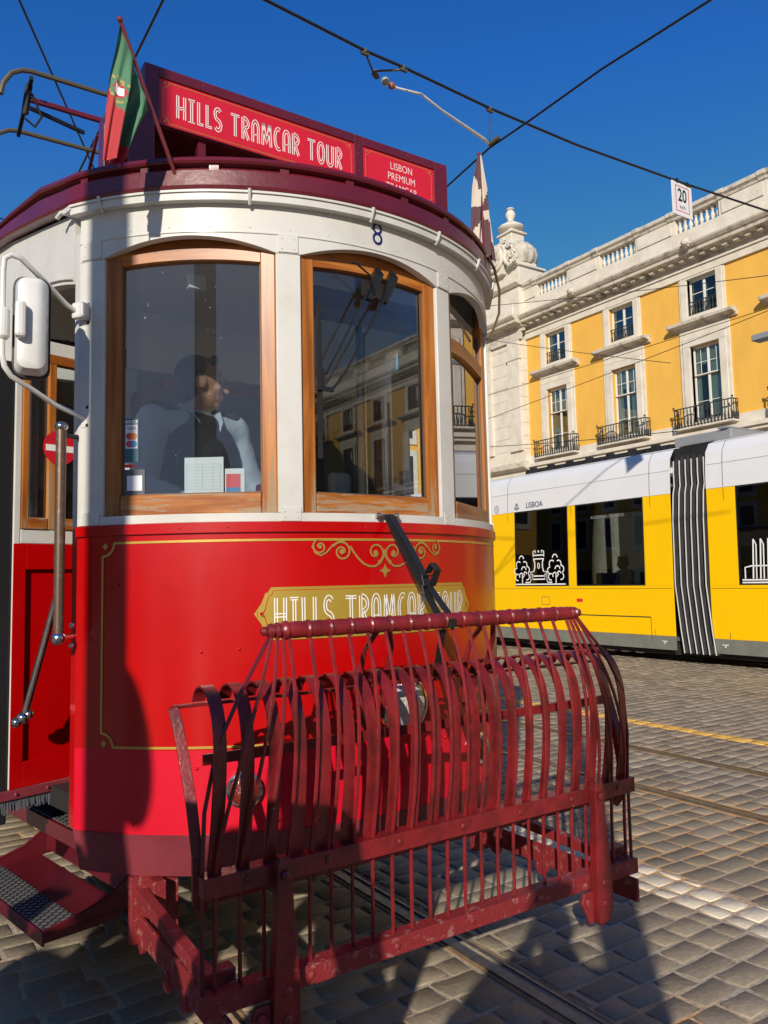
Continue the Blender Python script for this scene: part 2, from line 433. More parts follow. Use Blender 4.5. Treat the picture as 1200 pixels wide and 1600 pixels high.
# inline art-deco capitals: (width, [stroke,...]); stroke = (points, doubled)
def deco():
    G = {}
    G['H'] = (.62, [([(.08, 0), (.08, 1)], 1), ([(.54, 0), (.54, 1)], 1), ([(0, .42), (.62, .42)], 0), ([(0, .52), (.62, .52)], 0)])
    G['I'] = (.46, [([(.23, 0), (.23, .95)], 1), ([(0, 1), (.46, 1)], 0), ([(.04, .93), (.42, .93)], 0), ([(0, 0), (.46, 0)], 0)])
    G['L'] = (.42, [([(.08, 0), (.08, 1)], 1), ([(.0, 0), (.42, 0)], 0), ([(.1, .08), (.42, .08)], 0)])
    G['S'] = (.52, [(arc(.26, .73, .2, .24, 35, 250) + arc(.26, .25, .2, .22, 70, -150), 1)])
    G['T'] = (.62, [([(.31, 0), (.31, 1)], 1), ([(0, 1), (.62, 1)], 0), ([(.0, .92), (.62, .92)], 0)])
    G['R'] = (.56, [([(.08, 0), (.08, 1)], 1), (arc(.14, .74, .34, .24, 90, -90), 1), ([(.2, .5), (.5, 0)], 1)])
    G['A'] = (.58, [([(.08, 0)] + arc(.29, .66, .21, .32, 180, 0) + [(.5, 0)], 1), ([(.1, .36), (.5, .36)], 0)])
    G['M'] = (.78, [([(.07, 0), (.14, 1)], 1), ([(.14, 1), (.38, .15), (.62, 1)], 1), ([(.62, 1), (.7, 0)], 1)])
    G['C'] = (.52, [(arc(.34, .5, .27, .48, 62, 298), 1)])
    G['O'] = (.60, [(arc(.30, .5, .23, .47, 0, 360, 26), 1)])
    G['U'] = (.58, [([(.08, 1)] + arc(.29, .28, .21, .26, 180, 360) + [(.5, 1)], 1)])
    G[' '] = (.34, [])
    return G
DECO = deco()
def offs(pts, d):
    out = []
    n = len(pts)
    for i in range(n):
        a = pts[max(0, i - 1)]; b = pts[min(n - 1, i + 1)]; dx, dy = b[0] - a[0], b[1] - a[1]; l_ = math.hypot(dx, dy) or 1
        out.append((pts[i][0] - dy / l_ * d, pts[i][1] + dx / l_ * d))
    return out
def deco_text(mb, s, u0, u1, v0, h, fn, mi=None, lw=.035, gap=.055, space=.16):
    tot = sum(DECO[c][0] + space for c in s) - space
    k = (u1 - u0) / tot; x = 0
    for c in s:
        w, sts = DECO[c]
        for pts, dbl in sts:
            P = sub(pts, 4) if len(pts) < 6 else pts
            for d in ((-gap, gap) if dbl else (0,)):
                Q = offs(P, d) if d else P
                Q = [(u0 + (x + a) * k, v0 + b * h) for a, b in Q]
                stroke(mb, Q, lw * h * 1.35, fn, mi)
        x += w + space

# ================================================================== THE RED TRAM
CX, CY, RR = 1.44, 3.272, 1.08
TH = 55.5
def NP(th, z, r=RR): return Vector((CX + r * math.sin(R(th)), CY - r * math.cos(R(th)), z))
def NU(u, z, off=.003): return NP(math.degrees(u / RR), z, RR + off)
def frange(a, b, n): return [a + (b - a) * i / n for i in range(n + 1)]

tram = thing('vintage_tram', 'red and cream vintage sightseeing tram with a burgundy folding fender on its round nose', 'tram', (CX, 5.5, 0))

def shell(mb, t0, t1, zlo, zhi, r0, r1, n=None, mi=None):
    """closed curved slab; zlo/zhi constants or functions of theta"""
    n = n or max(2, int(abs(t1 - t0) / 2)); fl = zlo if callable(zlo) else (lambda t: zlo); fh = zhi if callable(zhi) else (lambda t: zhi)
    vs = []
    for t in frange(t0, t1, n):
        a, b = fl(t), fh(t); vs += [NP(t, a, r1), NP(t, b, r1), NP(t, b, r0), NP(t, a, r0)]
    fs = [(0, 1, 2, 3), tuple(n * 4 + k for k in (3, 2, 1, 0))]
    for i in range(n):
        for k in range(4): fs.append((i * 4 + k, i * 4 + (k + 1) % 4, (i + 1) * 4 + (k + 1) % 4, (i + 1) * 4 + k))
    mb.add(vs, fs, mi)
def ringtube(mb, t0, t1, z, r, rad, n=8, mi=None): mb.tube([NP(t, z, r) for t in frange(t0, t1, max(6, int((t1 - t0) / 2)))], rad, n, mi)

# apron
b = MB(); shell(b, -TH, TH, .885, 1.556, 1.055, RR); apron = b.build('apron', M['red'], tram, True)
b = MB(); shell(b, -TH, TH, 1.5565, 1.590, 1.05, RR + .010)
for t in range(-52, 54, 8): b.sph(NP(t, 1.573, RR + .010), .0035, 6, 4)
o = b.build('belt_rail', M['red'], tram, True, .002)
b = MB(); shell(b, -TH, TH, .632, .8848, 1.055, RR); b.build('lower_apron', M['red_low'], tram, True)
b = MB(); 
n = 56; vs = []
for t in frange(-TH, TH, n):
    vs += [NP(t, .50, 1.052), NP(t, .632, RR + .004), NP(t, .632, 1.05), NP(t, .50, 1.03)]
fs = [(0, 1, 2, 3), tuple(n * 4 + k for k in (3, 2, 1, 0))]
for i in range(n):
    for k in range(4): fs.append((i * 4 + k, i * 4 + (k + 1) % 4, (i + 1) * 4 + (k + 1) % 4, (i + 1) * 4 + k))
b.add(vs, fs); b.build('skirt', M['burg_skirt'], tram, True)
b = MB()
for (t, z) in ((-32.5, 1.185), (-26.3, 1.19), (-33.2, .83), (-33.6, .70), (-14, .84), (14, .84), (32, 1.185), (33, .83), (33.5, .70), (-47, 1.40), (-44, .66), (-20, .66)):
    b.sph(NP(t, z, RR + .001), .0055, 8, 5)
b.build('rivet', M['red'], tram, True)

# gold border with notched corners
b = MB(); fn = lambda u, z: NU(u, z, .0022)
U1 = RR * R(50); zt, zb, nr = 1.532, .893, .042
P = sub([(-U1 + nr, zt), (U1 - nr, zt)], 40) + arc(U1, zt, nr, nr, 180, 270, 6) + sub([(U1, zt - nr), (U1, zb + nr)], 4) + arc(U1, zb, nr, nr, 90, 180, 6) + sub([(U1 - nr, zb), (-U1 + nr, zb)], 40) + arc(-U1, zb, nr, nr, 0, 90, 6) + sub([(-U1, zb + nr), (-U1, zt - nr)], 4) + arc(-U1, zt, nr, nr, 270, 360, 6)
stroke(b, P, .0075, fn, closed=True)
for sx in (-1, 1):
    for zc, sz in ((zt, -1), (zb, 1)):
        x = sx * (U1 - .010); z0 = zc + sz * .010
        b.add([fn(x - .010, z0), fn(x, z0 - .012), fn(x + .010, z0), fn(x, z0 + .012)], [(0, 1, 2, 3)])
b.build('gold_line', M['gold'], apron)
# scrollwork
b = MB(); fn = lambda u, z: NU(u, z, .0034)
for s in (-1, 1):
    def q(pts): return [(s * a, c) for a, c in pts]
    stroke(b, q(spiral(.235, 1.508, .007, .027, 0, 470, 34)), .0055, fn)
    stroke(b, q(spiral(.160, 1.492, .009, .034, 200, -330, 38)), .0062, fn)
    stroke(b, q(spiral(.036, 1.490, .009, .036, 200, 640, 34)[:-2]), .0065, fn)
    stroke(b, q([(.262, 1.512), (.25, 1.488), (.232, 1.480), (.213, 1.490), (.193, 1.512), (.17, 1.526), (.15, 1.526)]), .0055, fn)
    stroke(b, q([(.13, 1.51), (.118, 1.490), (.10, 1.468), (.082, 1.452), (.06, 1.443), (.038, 1.443), (.018, 1.455), (.004, 1.475), (.0, 1.50)]), .0068, fn)
    b.lathe([(.0065, 0), (.0065, .0006)], NU(s * .235, 1.508, .0034), NU(s * .235, 1.5, 1) - NU(s * .235, 1.5, 0), 10)
    b.lathe([(.009, 0), (.009, .0006)], NU(s * .160, 1.492, .0034), NU(s * .160, 1.5, 1) - NU(s * .160, 1.5, 0), 10)
    b.lathe([(.009, 0), (.009, .0006)], NU(s * .036, 1.488, .0034), NU(s * .036, 1.5, 1) - NU(s * .036, 1.5, 0), 10)
dz = 1.428
b.add([fn(-.024, dz), fn(-.008, dz - .007), fn(0, dz - .026), fn(.008, dz - .007), fn(.024, dz), fn(.008, dz + .007), fn(0, dz + .024), fn(-.008, dz + .007)], [(0, 1, 2, 3, 4, 5, 6, 7)])
b.build('scrollwork', M['gold_dull'], apron)
# brass coloured name plate
def plate_cols(mb, grow, off, mi):
    us = [-.448, -.438, -.425, -.412, -.405] + frange(-.395, .395, 40) + [.405, .412, .425, .438, .448]
    def hh(u):
        a = abs(u)
        if a > .412: return (.448 + grow - a) / .036 * .052 + .0
        if a > .40: return .066
        return .083
    vs = []
    for u in us:
        h_ = max(.0005, min(.083, hh(u))) + grow; k = (abs(u) + grow) / abs(u) if abs(u) > .39 else 1
        vs += [NU(u * k, 1.298 - h_, off), NU(u * k, 1.298 + h_, off)]
    mb.add(vs, [(2 * i, 2 * i + 1, 2 * i + 3, 2 * i + 2) for i in range(len(us) - 1)], mi)
b = MB(); plate_cols(b, 0, .0030, 0); plate_cols(b, -.009, .0036, 1); plate_cols(b, -.0108, .0042, 0)
for s in (-1, 1): b.lathe([(.006, 0), (.006, .0006)], NU(s * .425, 1.298, .0042), NU(s * .425, 1.3, 1) - NU(s * .425, 1.3, 0), 12, 1)
plate = b.build('name_plate', [M['gold_plate'], M['red']], apron)
b = MB(); deco_text(b, 'HILLS TRAMCAR TOUR', -.385, .392, 1.243, .104, lambda u, z: NU(u, z, .0050), lw=.025, gap=.068)
b.build('lettering', M['letter'], apron)

# pillars, lower rail, fascia
b = MB()
PIL = ((-TH, -50.3), (-19.6, -15.2), (15.2, 19.6), (50.3, TH))
WIN = ((-50.3, -19.6), (-15.2, 15.2), (19.6, 50.3))
def zarch(t):
    for a, c in WIN:
        if a <= t <= c:
            k = (t - (a + c) / 2) / ((c - a) / 2); return 2.482 + .052 * (1 - k * k)
    return 2.482
for a, c in PIL: shell(b, a, c, 1.6195, 2.4815, 1.00, RR - .001, 3)
b.each('pillar', M['white'], tram, smooth=True, bevel=.003)
b = MB(); shell(b, -TH, TH, 1.5905, 1.619, 1.00, RR + .002, 56); b.build('sill_rail', M['white'], tram, True, .002)
b = MB(); shell(b, -TH, TH, zarch, 2.66, 1.05, RR, 120)
ringtube(b, -TH, TH, 2.545, RR + .0005, .0035, 6)
for t in range(-52, 55, 7): b.sph(NP(t, 2.563, RR), .003, 6, 4)
b.build('fascia', M['white'], tram, True)
for a, c in PIL:
    m_ = (a + c) / 2; hw = min(2.6, (c - a) / 2)
    for z0, z1 in ((2.485, 2.543), (1.592, 1.635)):
        b = MB()
        shell(b, m_ - hw * .8, m_ + hw * .8, z0, z1, RR, RR + .0045, 2)
        for dt in (-.5, .5):
            for z in (z0 + .012, z1 - .012): b.sph(NP(m_ + dt * hw, z, RR + .0045), .003, 6, 4)
        b.build('corner_plate', M['white'], tram, False, .001)
b = MB(); shell(b, -TH - 1, TH + 1, 2.640, 2.664, RR + .001, RR + .030, 60); shell(b, -TH - 1, TH + 1, 2.6645, 2.672, RR + .001, RR + .036, 60)
b.build('drip_rail', M['white'], tram, True)
b = MB()
for t in (-50, -24, -2, 14, 30, 44):
    b.tube([NP(t, 2.632, RR + .018), NP(t, 2.65, RR + .034), NP(t, 2.675, RR + .042)], .006, 6)
b.each('drip_clip', M['white'], tram, smooth=True)
# number 8
b = MB(); put_text(b, '8', .118, lambda x, y: NU(x, 2.601 + y, .002), sx=.82, bold=-.0008); b.build('fleet_number', M['navy'], tram)

# window frames with glass
def window(name_i, a, c, sashtop=None):
    gm = M['cglass'] if name_i == 'c' else M['cabglass']
    mid = (a + c) / 2; hf = (c - a) / 2; rc = 1.068; ap = rc * math.cos(R(hf)); hw = rc * math.sin(R(hf)) - .001
    nrm = Vector((math.sin(R(mid)), -math.cos(R(mid)), 0)); ux = Vector((math.cos(R(mid)), math.sin(R(mid)), 0)); C0 = Vector((CX, CY, 0))
    def W(u, z, d): return C0 + nrm * (ap + d) + ux * u + Vector((0, 0, z))
    rot = Matrix((ux, nrm, Vector((0, 0, 1)))).transposed()
    def lb(mb, u0, u1, z0, z1, d0, d1, mi=None): mb.box(W((u0 + u1) / 2, (z0 + z1) / 2, (d0 + d1) / 2), (u1 - u0, d1 - d0, z1 - z0), rot, mi)
    sw = .050; z0 = 1.6195; zg = 1.688; ztop = 2.458
    fr = MB(); lb(fr, -hw, -hw + sw, z0, 2.60, -.045, 0); lb(fr, hw - sw, hw, z0, 2.60, -.045, 0)
    st = fr.build('window_frame', M['wood'], tram, False, .004, grain=(30, 30, 2.2))
    fr = MB(); lb(fr, -hw + sw + .001, hw - sw - .001, z0, zg, -.043, .003)
    fr.build('bottom_rail', M['wood'], st, False, .004, grain=(3.2, 3.2, 34))
    fr = MB()   # arched top rail
    us = frange(-hw + sw, hw - sw, 12); vs = []
    zt_ = sashtop or ztop
    for u in us:
        k = u / (hw - sw); zlo = zt_ + .016 * (1 - k * k)
        vs += [W(u, zlo, -.002), W(u, (2.60 if not sashtop else zlo + .055), -.002), W(u, (2.60 if not sashtop else zlo + .055), -.043), W(u, zlo, -.043)]
    fs = [(0, 1, 2, 3), tuple(48 + k for k in (3, 2, 1, 0))]
    for i in range(12):
        for k in range(4): fs.append((i * 4 + k, i * 4 + (k + 1) % 4, (i + 1) * 4 + (k + 1) % 4, (i + 1) * 4 + k))
    fr.add(vs, fs); fr.build('top_rail', M['wood'], st, False, 0, grain=(3.2, 3.2, 34))
    g = MB(); lb(g, -hw + sw - .004, hw - sw + .004, zg - .004, 2.58, -.024, -.020)
    gl = g.build('glass', gm, st)
    # black putty line
    g = MB()
    for s in (-1, 1): lb(g, min(s * (hw - sw), s * (hw - sw - .005)), max(s * (hw - sw), s * (hw - sw - .005)), zg, 2.46, -.0195, -.012)
    lb(g, -hw + sw, hw - sw, zg, zg + .005, -.0195, -.012)
    g.build('glazing_bead', M['winbrown'], st)
    return W, rot, lb, hw, st
W1, rot1, lb1, hw1, st1 = window('l', *WIN[0])
W2, rot2, lb2, hw2, st2 = window('c', *WIN[1])
W3, rot3, lb3, hw3, st3 = window('r', *WIN[2], sashtop=2.27)

# stickers on the left pane
b = MB(); d = -.0185
lb1(b, -hw1 + .057, -hw1 + .103, 1.80, 1.945, d, d + .001, 0)
lb1(b, -hw1 + .060, -hw1 + .100, 1.845, 1.940, d + .001, d + .0014, 1)
lb1(b, -hw1 + .057, -hw1 + .103, 1.925, 1.929, d + .0014, d + .0018, 0)
lb1(b, -hw1 + .055, -hw1 + .125, 1.690, 1.775, d, d + .001, 3)
lb1(b, -hw1 + .066, -hw1 + .116, 1.705, 1.755, d + .001, d + .0014, 1)
lb1(b, -hw1 + .057, -hw1 + .09, 1.782, 1.793, d, d + .001, 2)
for zz, c1, c2 in ((1.886, 2, 4), (1.860, 2, 5)):
    for k, (du, mi) in enumerate(((-.007, c1), (.007, c2))):
        b.lathe([(.0115, 0), (.0115, .0004)], W1(-hw1 + .080 + du, zz, d + .0016 + k * .0005), W1(0, 0, 1) - W1(0, 0, 0), 14, mi)
for zz in (1.935, 1.912):
    put_text(b, 'VISA', .0155, lambda x, y: W1(-hw1 + .080 + x, zz + y, d + .0020), 6)
b.build('card_sticker', [M['teal'], M['paper'], M['redprint'], M['grey_seat'], M['orange'], M['blueprint'], M['navy']], st1)

# wiper on the centre window: motor block, two arms and blade
b = MB()
def WP(px, u, z, d): return W2(u, z, d)
for u0_ in (.0, .062):
    b.hexa([W2(u0_ - .030, 2.375, .005), W2(u0_ - .008, 2.372, .005), W2(u0_ - .008, 2.372, .028), W2(u0_ - .030, 2.375, .028)], [W2(u0_ + .000, 2.475, .005), W2(u0_ + .036, 2.470, .005), W2(u0_ + .036, 2.470, .034), W2(u0_ + .000, 2.475, .034)]); b.hexa([W2(u0_ + .0, 2.4755, .005), W2(u0_ + .036, 2.4705, .005), W2(u0_ + .036, 2.4705, .034), W2(u0_ + .0, 2.4755, .034)], [W2(u0_ + .014, 2.500, .005), W2(u0_ + .026, 2.498, .005), W2(u0_ + .026, 2.498, .02), W2(u0_ + .014, 2.500, .02)])
b.tube([W2(.005, 2.47, .03), W2(-.06, 2.35, .035), W2(-.15, 2.18, .035), W2(-.205, 2.08, .03)], .0045, 6)
b.tube([W2(.068, 2.44, .03), W2(-.03, 2.27, .035), W2(-.13, 2.10, .035), W2(-.185, 2.025, .03)], .0045, 6)
b.tube([W2(.0, 2.39, .03), W2(-.028, 2.45, .045), W2(-.085, 2.482, .045), W2(-.105, 2.48, .045)], .004, 6)
lb2(b, -.235, -.175, 2.025, 2.040, .020, .036); lb2(b, -.222, -.21, 2.03, 2.10, .02, .034)
wiper = b.build('wiper', M['blackgloss'], tram, False, .002)
b = MB(); lb2(b, -.226, -.214, 1.80, 2.33, .008, .022); lb2(b, -.224, -.216, 1.90, 2.26, .022, .028)
b.build('blade', M['black'], wiper)

# headlight and marker lamps on the nose
b = MB(); p = NP(0, .995, RR); ax = NP(0, 0, 2) - NP(0, 0, 1)
b.lathe([(.04, -.005), (.06, .01), (.082, .055), (.092, .085), (.092, .10), (.084, .104)], p, ax, 28)
hl = b.build('headlight', M['chrome'], tram, True)
b = MB(); b.lathe([(.083, .101), (.06, .112), (.03, .118), (.002, .12)], p, ax, 28); b.build('lens', M['lens'], hl, True)
for t in (-25.5, 25.5):
    p = NP(t, .765, RR); ax = NP(t, 0, 2) - NP(t, 0, 1); b = MB()
    b.lathe([(.052, -.002), (.056, .012), (.056, .022), (.049, .026)], p, ax, 24)
    lp = b.build('marker_lamp', M['chrome'], tram, True)
    b = MB(); b.lathe([(.049, .022), (.036, .036), (.018, .044), (.002, .047)], p, ax, 24); b.build('lens', M['amber'], lp, True)

# ---------------------------------------------------------------- body sides (tapered vestibule, then the wide saloon)
HX = RR * math.sin(R(TH)); HY = CY - RR * math.cos(R(TH))     # end of the nose
LS = (-.2, .98); YB = 3.78; WB = 1.16
def side_pt(a, sgn, out=0):        # point along the tapered side, sgn -1 left, +1 right
    n_ = (.98, .2)
    return Vector((CX + sgn * (HX + .2 * a + .98 * out), HY + .98 * a - .2 * out, 0))
def outline(off):
    L_ = []
    xb = WB + off
    L_.append(Vector((CX - xb, 11.5, 0))); L_.append(Vector((CX - xb, YB, 0)))
    for a in (.9, .6, .3, .08): L_.append(side_pt(a, -1, off))
    for t in frange(-TH, TH, 44): L_.append(NP(t, 0, RR + off))
    for a in (.08, .3, .6, .9): L_.append(side_pt(a, 1, off))
    L_.append(Vector((CX + xb, YB, 0))); L_.append(Vector((CX + xb, 11.5, 0)))
    return L_
def rise(p, z=2.8):   # the roof edge climbs slightly towards the saloon
    a = max(0, (p.y - HY) / .98); k = min(1, max(0, (z - 2.66) / .11))
    return (1 - k) * .125 * min(1, a / .75) + k * .080 * min(1, a / .35)
def loft_roof(mb, levels, mi=None):
    rows = []
    for off, z in levels: rows.append([p + Vector((0, 0, 2.668 + (z - 2.668) * 1.18 + rise(p, z))) for p in outline(off)])
    n_ = len(rows[0]); vs = [p for r_ in rows for p in r_]; fs = []
    for i in range(len(rows) - 1):
        for k in range(n_ - 1): fs.append((i * n_ + k, i * n_ + k + 1, (i + 1) * n_ + k + 1, (i + 1) * n_ + k))
    mb.add(vs, fs, mi); return n_, len(rows)
b = MB()
lv = [(.004, 2.668), (.036, 2.6725), (.040, 2.680), (.032, 2.686), (.028, 2.730), (.012, 2.733), (.006, 2.748), (.026, 2.751), (.031, 2.757), (.024, 2.770), (.0, 2.780), (-.14, 2.815), (-.32, 2.845), (-.55, 2.865), (-.80, 2.875)]
n_, m_ = loft_roof(b, lv)
last = [(m_ - 1) * n_ + k for k in range(n_)]
b.f.append(tuple(last)); b.mi.append(0)
roof = b.build('roof', M['burg'], tram, True, angle=35)
b = MB()
for t in range(-54, 58, 12):
    shell(b, t - .8, t + .8, 2.743, 2.765, RR + .004, RR + .018, 2)
b.each('vent_bracket', M['burg'], roof)
# ceiling
b = MB(); rows = [[p + Vector((0, 0, z + rise(p))) for p in outline(off)] for off, z in ((-.01, 2.65), (-.06, 2.615), (-.3, 2.635), (-.7, 2.66))]
vs = [p for r_ in rows for p in r_]; fs = [(i * n_ + k, i * n_ + k + 1, (i + 1) * n_ + k + 1, (i + 1) * n_ + k) for i in range(3) for k in range(n_ - 1)]
fs.append(tuple(3 * n_ + k for k in range(n_))); b.add(vs, fs); b.build('ceiling', M['white_in'], tram, True)

# vestibule sides: header over the door, jambs
for sgn in (-1, 1):
    b = MB(); n = 12; vs = []
    for i in range(n + 1):
        a = .045 + .90 * i / n; k = (a - .5) / .46
        zl = 2.42 + .065 * (max(0, 1 - abs(k) ** 2.2)); rz = .125 * min(1, a / .75)
        if a > .62: zl = 2.22
        for out, z in ((0, zl), (0, 2.662 + rz), (-.035, 2.662 + rz), (-.035, zl)):
            p = side_pt(a, sgn, out); p.z = z; vs.append(p)
    fs = [(0, 1, 2, 3), tuple(n * 4 + k for k in (3, 2, 1, 0))]
    for i in range(n):
        for k in range(4): fs.append((i * 4 + k, i * 4 + (k + 1) % 4, (i + 1) * 4 + (k + 1) % 4, (i + 1) * 4 + k))
    b.add(vs, fs); hd = b.build('door_header', M['white'], tram, True)
    b = MB(); vs = []
    for i in range(n + 1):
        a = .05 + .56 * i / n; k = (a - .5) / .46; zl = 2.42 + .065 * (max(0, 1 - abs(k) ** 2.2)) + .018
        p = side_pt(a, sgn, .004); p.z = zl; vs.append(p)
    b.tube(vs, .006, 6); b.build('header_moulding', M['white'], hd, True)
    for a0, a1 in ((.001, .044), (.88, 1.02)):
        b = MB(); q0, q1, q2, q3 = side_pt(a0, sgn, -.001), side_pt(a1, sgn, -.001), side_pt(a1, sgn, -.05), side_pt(a0, sgn, -.05)
        lo = .632; b.hexa([Vector((q.x, q.y, lo)) for q in (q0, q1, q2, q3)], [Vector((q.x, q.y, 1.586)) for q in (q0, q1, q2, q3)], 1)
        b.hexa([Vector((q.x, q.y, 1.5862)) for q in (q0, q1, q2, q3)], [Vector((q.x, q.y, 2.59)) for q in (q0, q1, q2, q3)], 0)
        b.build('door_jamb', [M['white'], M['red']], tram, False, .004)
b = MB(); b.tube([side_pt(.03, -1, .02) + V(0, 0, 2.668), side_pt(.07, -1, .04) + V(0, 0, 2.668), side_pt(.09, -1, .045) + V(0, 0, 2.655)], .008, 8)
b.beam(side_pt(0, -1, .02) + V(0, 0, 2.665), side_pt(.06, -1, .02) + V(0, 0, 2.668), .035, .018)
b.build('gutter_spout', M['white'], tram, True)

# saloon body
for sgn in (-1, 1):
    x = CX + sgn * WB
    xi = x - sgn * .05
    b = MB(); b.bb(xi, x, YB, 11.5, .63, 1.585); b.build('side_panel', M['red'], tram, False, .004)
    b = MB(); b.bb(xi, x, YB, 11.5, 2.40, 2.765); b.bb(xi, x, YB, 11.5, 1.5852, 1.63)
    for k in range(8): y = YB + .06 + k * (11.4 - YB) / 7; b.bb(xi, x - sgn * .001, y - .06, y + .06, 1.6302, 2.3998)
    b.build('side_frame', M['white'], tram, False, .003)
    for k in range(7):
        y0 = YB + .12 + k * (11.4 - YB) / 7; y1 = y0 + (11.4 - YB) / 7 - .12; xm = x - sgn * .03
        w = MB()
        w.bb(xm - .012, xm + .012, y0, y0 + .05, 1.6305, 2.3995); w.bb(xm - .012, xm + .012, y1 - .05, y1, 1.6305, 2.3995)
        w.bb(xm - .012, xm + .012, y0 + .05, y1 - .05, 1.6305, 1.68); w.bb(xm - .012, xm + .012, y0 + .05, y1 - .05, 2.35, 2.3995)
        f_ = w.build('side_window', M['wood'], tram, grain=(30, 5, 8))
        w = MB(); w.bb(xm - .002, xm + .002, y0 + .04, y1 - .04, 1.67, 2.36); w.build('pane', M['ygreenglass'], f_)
b = MB(); b.bb(CX - WB + .05, CX + WB - .05, 11.45, 11.5, .63, 2.76); b.build('rear_panel', M['red'], tram)
# platform floor and saloon floor
b = MB(); fl = [p for p in outline(-.06)]
b.hexa([Vector((p.x, p.y, .632)) for p in fl], [Vector((p.x, p.y, .70)) for p in fl]); b.build('floor', M['dark'], tram)
# bulkhead between vestibule and saloon
b = MB(); y0, y1 = 3.74, 3.79
for x0, x1 in ((CX - 1.05, CX - .92), (CX - .52, CX - .40), (CX + .40, CX + .46), (CX + 1.02, CX + 1.06)): b.bb(x0, x1, y0, y1, .70, 2.44)
b.bb(CX - .92, CX - .52, y0, y1, .70, 1.55); b.bb(CX + .46, CX + 1.02, y0, y1, .70, 1.55)
b.bb(CX - 1.1, CX + 1.1, y0 - .005, y1 + .005, 2.441, 2.74)
bk = b.build('bulkhead', M['white_in'], tram, False, .004)
b = MB()
for s in (-1, 1):
    b.bb(CX + s * .40 - .03, CX + s * .40 + .03, y0 - .02, y0 - .006, .70, 2.30)
    for xx in (.54, .98): b.bb(CX + s * xx - .02, CX + s * xx + .02, y0 - .02, y0 - .001, 1.55, 2.43)
b.tube([V(CX - .40, y0 - .015, 2.28)] + [V(CX + .40 * math.cos(R(a)), y0 - .015, 2.28 + .13 * math.sin(R(a))) for a in range(170, 9, -16)] + [V(CX + .40, y0 - .015, 2.28)], .03, 6)
b.build('door_frame', M['wood_in'], bk, False, 0, grain=(20, 20, 3))
# seats, grab rails
for s in (-1, 1):
    for k in range(6):
        y = 4.5 + k * 1.05; b = MB()
        b.bb(CX + s * .35, CX + s * 1.05, y, y + .42, 1.08, 1.15); b.bb(CX + s * .35, CX + s * 1.05, y + .38, y + .45, 1.10, 1.72)
        b.build('bench', M['wood_in'], tram, False, .01, grain=(6, 6, 6))
b = MB()
b.tube([V(CX + .18, 2.62, .7), V(CX + .18, 2.62, 2.66)], .014, 8); b.tube([V(CX + .62, 3.3, .7), V(CX + .62, 3.3, 2.66)], .016, 8)
b.each('grab_pole', M['steel'], tram, smooth=True)
# dash shelf with controller, cab heater, inner visor
b = MB()
vs = [NP(t, 1.60, 1.02) for t in frange(-50, 50, 20)] + [NP(t, 1.60, .86) for t in frange(50, -50, 20)]
b.hexa([p - V(0, 0, .03) for p in vs], vs); b.build('dash_shelf', M['maroon_wood'], tram)
b = MB(); b.bb(CX - .36, CX - .12, 2.52, 2.74, .7, 1.67); b.lathe([(.12, 0), (.12, .04), (.03, .05), (.03, .09)], (CX - .24, 2.63, 1.67), n=20)
b.beam((CX - .24, 2.63, 1.775), (CX - .06, 2.60, 1.775), .03, .022); b.build('controller', M['maroon_wood'], tram, False, .01)
b = MB(); lb2(b, -.10, -.02, 1.622, 1.78, -.16, -.12); b.build('cab_radio', M['lampgrey'], tram, False, .012)
b = MB(); lb2(b, -.245, .245, 2.30, 2.415, -.056, -.046); b.build('sun_visor', M['wood_in'], tram, False, 0, grain=(4, 4, 30))
b = MB()
b.lathe([(.075, 0), (.09, .02), (.07, .05), (.02, .06)], NP(-30, 2.62, .75), (0, 0, -1), 20)
b.tube([NP(-36, 2.60, .90), NP(-36, 2.50, .90)], .014, 8); b.bb(CX - .56, CX - .50, 2.53, 2.56, 2.42, 2.47)
b.build('ceiling_fitting', M['white_in'], tram, True)

# ---------------------------------------------------------------- folded door leaf standing in the left doorway
DL = Vector((.372, 2.957, 0)); DU = Vector((.961, .276, 0)).normalized(); DN = Vector((.276, -.961, 0)).normalized()
rotd = Matrix((DU, -DN, Vector((0, 0, 1)))).transposed()
def DP(u, z, d=0): return DL + DU * u + DN * d + Vector((0, 0, z))
def db(mb, u0, u1, z0, z1, d0, d1, mi=None): mb.box(DP((u0 + u1) / 2, (z0 + z1) / 2, (d0 + d1) / 2), (u1 - u0, abs(d1 - d0), z1 - z0), rotd, mi)
b = MB(); LW = .46
db(b, .031, .0545, .712, 2.30, -.035, 0, 0); db(b, LW - .04, LW, .712, 2.30, -.035, 0, 0)
db(b, .055, LW - .0405, 1.552, 1.602, -.035, 0, 0); db(b, .055, LW - .0405, 2.25, 2.30, -.035, 0, 0)
leaf = b.build('door_leaf', M['white'], tram, False, .003)
b = MB()
db(b, .0305, .075, .713, 1.5515, .0005, .0045); db(b, LW - .052, LW, .713, 1.5515, .0005, .0045); db(b, .075, LW - .052, 1.46, 1.5515, .0005, .0045); db(b, .075, LW - .052, .713, .80, .0005, .0045)
db(b, .055, LW - .05, .75, 1.50, -.03, -.012)
b.build('door_panel', M['red'], leaf, False, .002)
b = MB(); db(b, .0552, .080, 1.603, 2.249, -.03, .006); db(b, .150, .178, 1.603, 2.249, -.03, .004); db(b, LW - .064, LW - .041, 1.603, 2.249, -.03, .006)
wf = b.build('window_frame', M['wood'], leaf, False, .003, grain=(30, 30, 2))
b = MB(); db(b, .0805, .1495, 1.603, 1.645, -.03, .006); db(b, .1785, LW - .0645, 1.603, 1.645, -.03, .006)
db(b, .0805, LW - .0645, 2.215, 2.249, -.03, .006); b.build('bottom_rail', M['wood'], wf, False, .003, grain=(4, 4, 30))
b = MB(); db(b, .074, LW - .06, 1.64, 2.22, -.016, -.012); b.build('glass', M['cabglass'], wf)
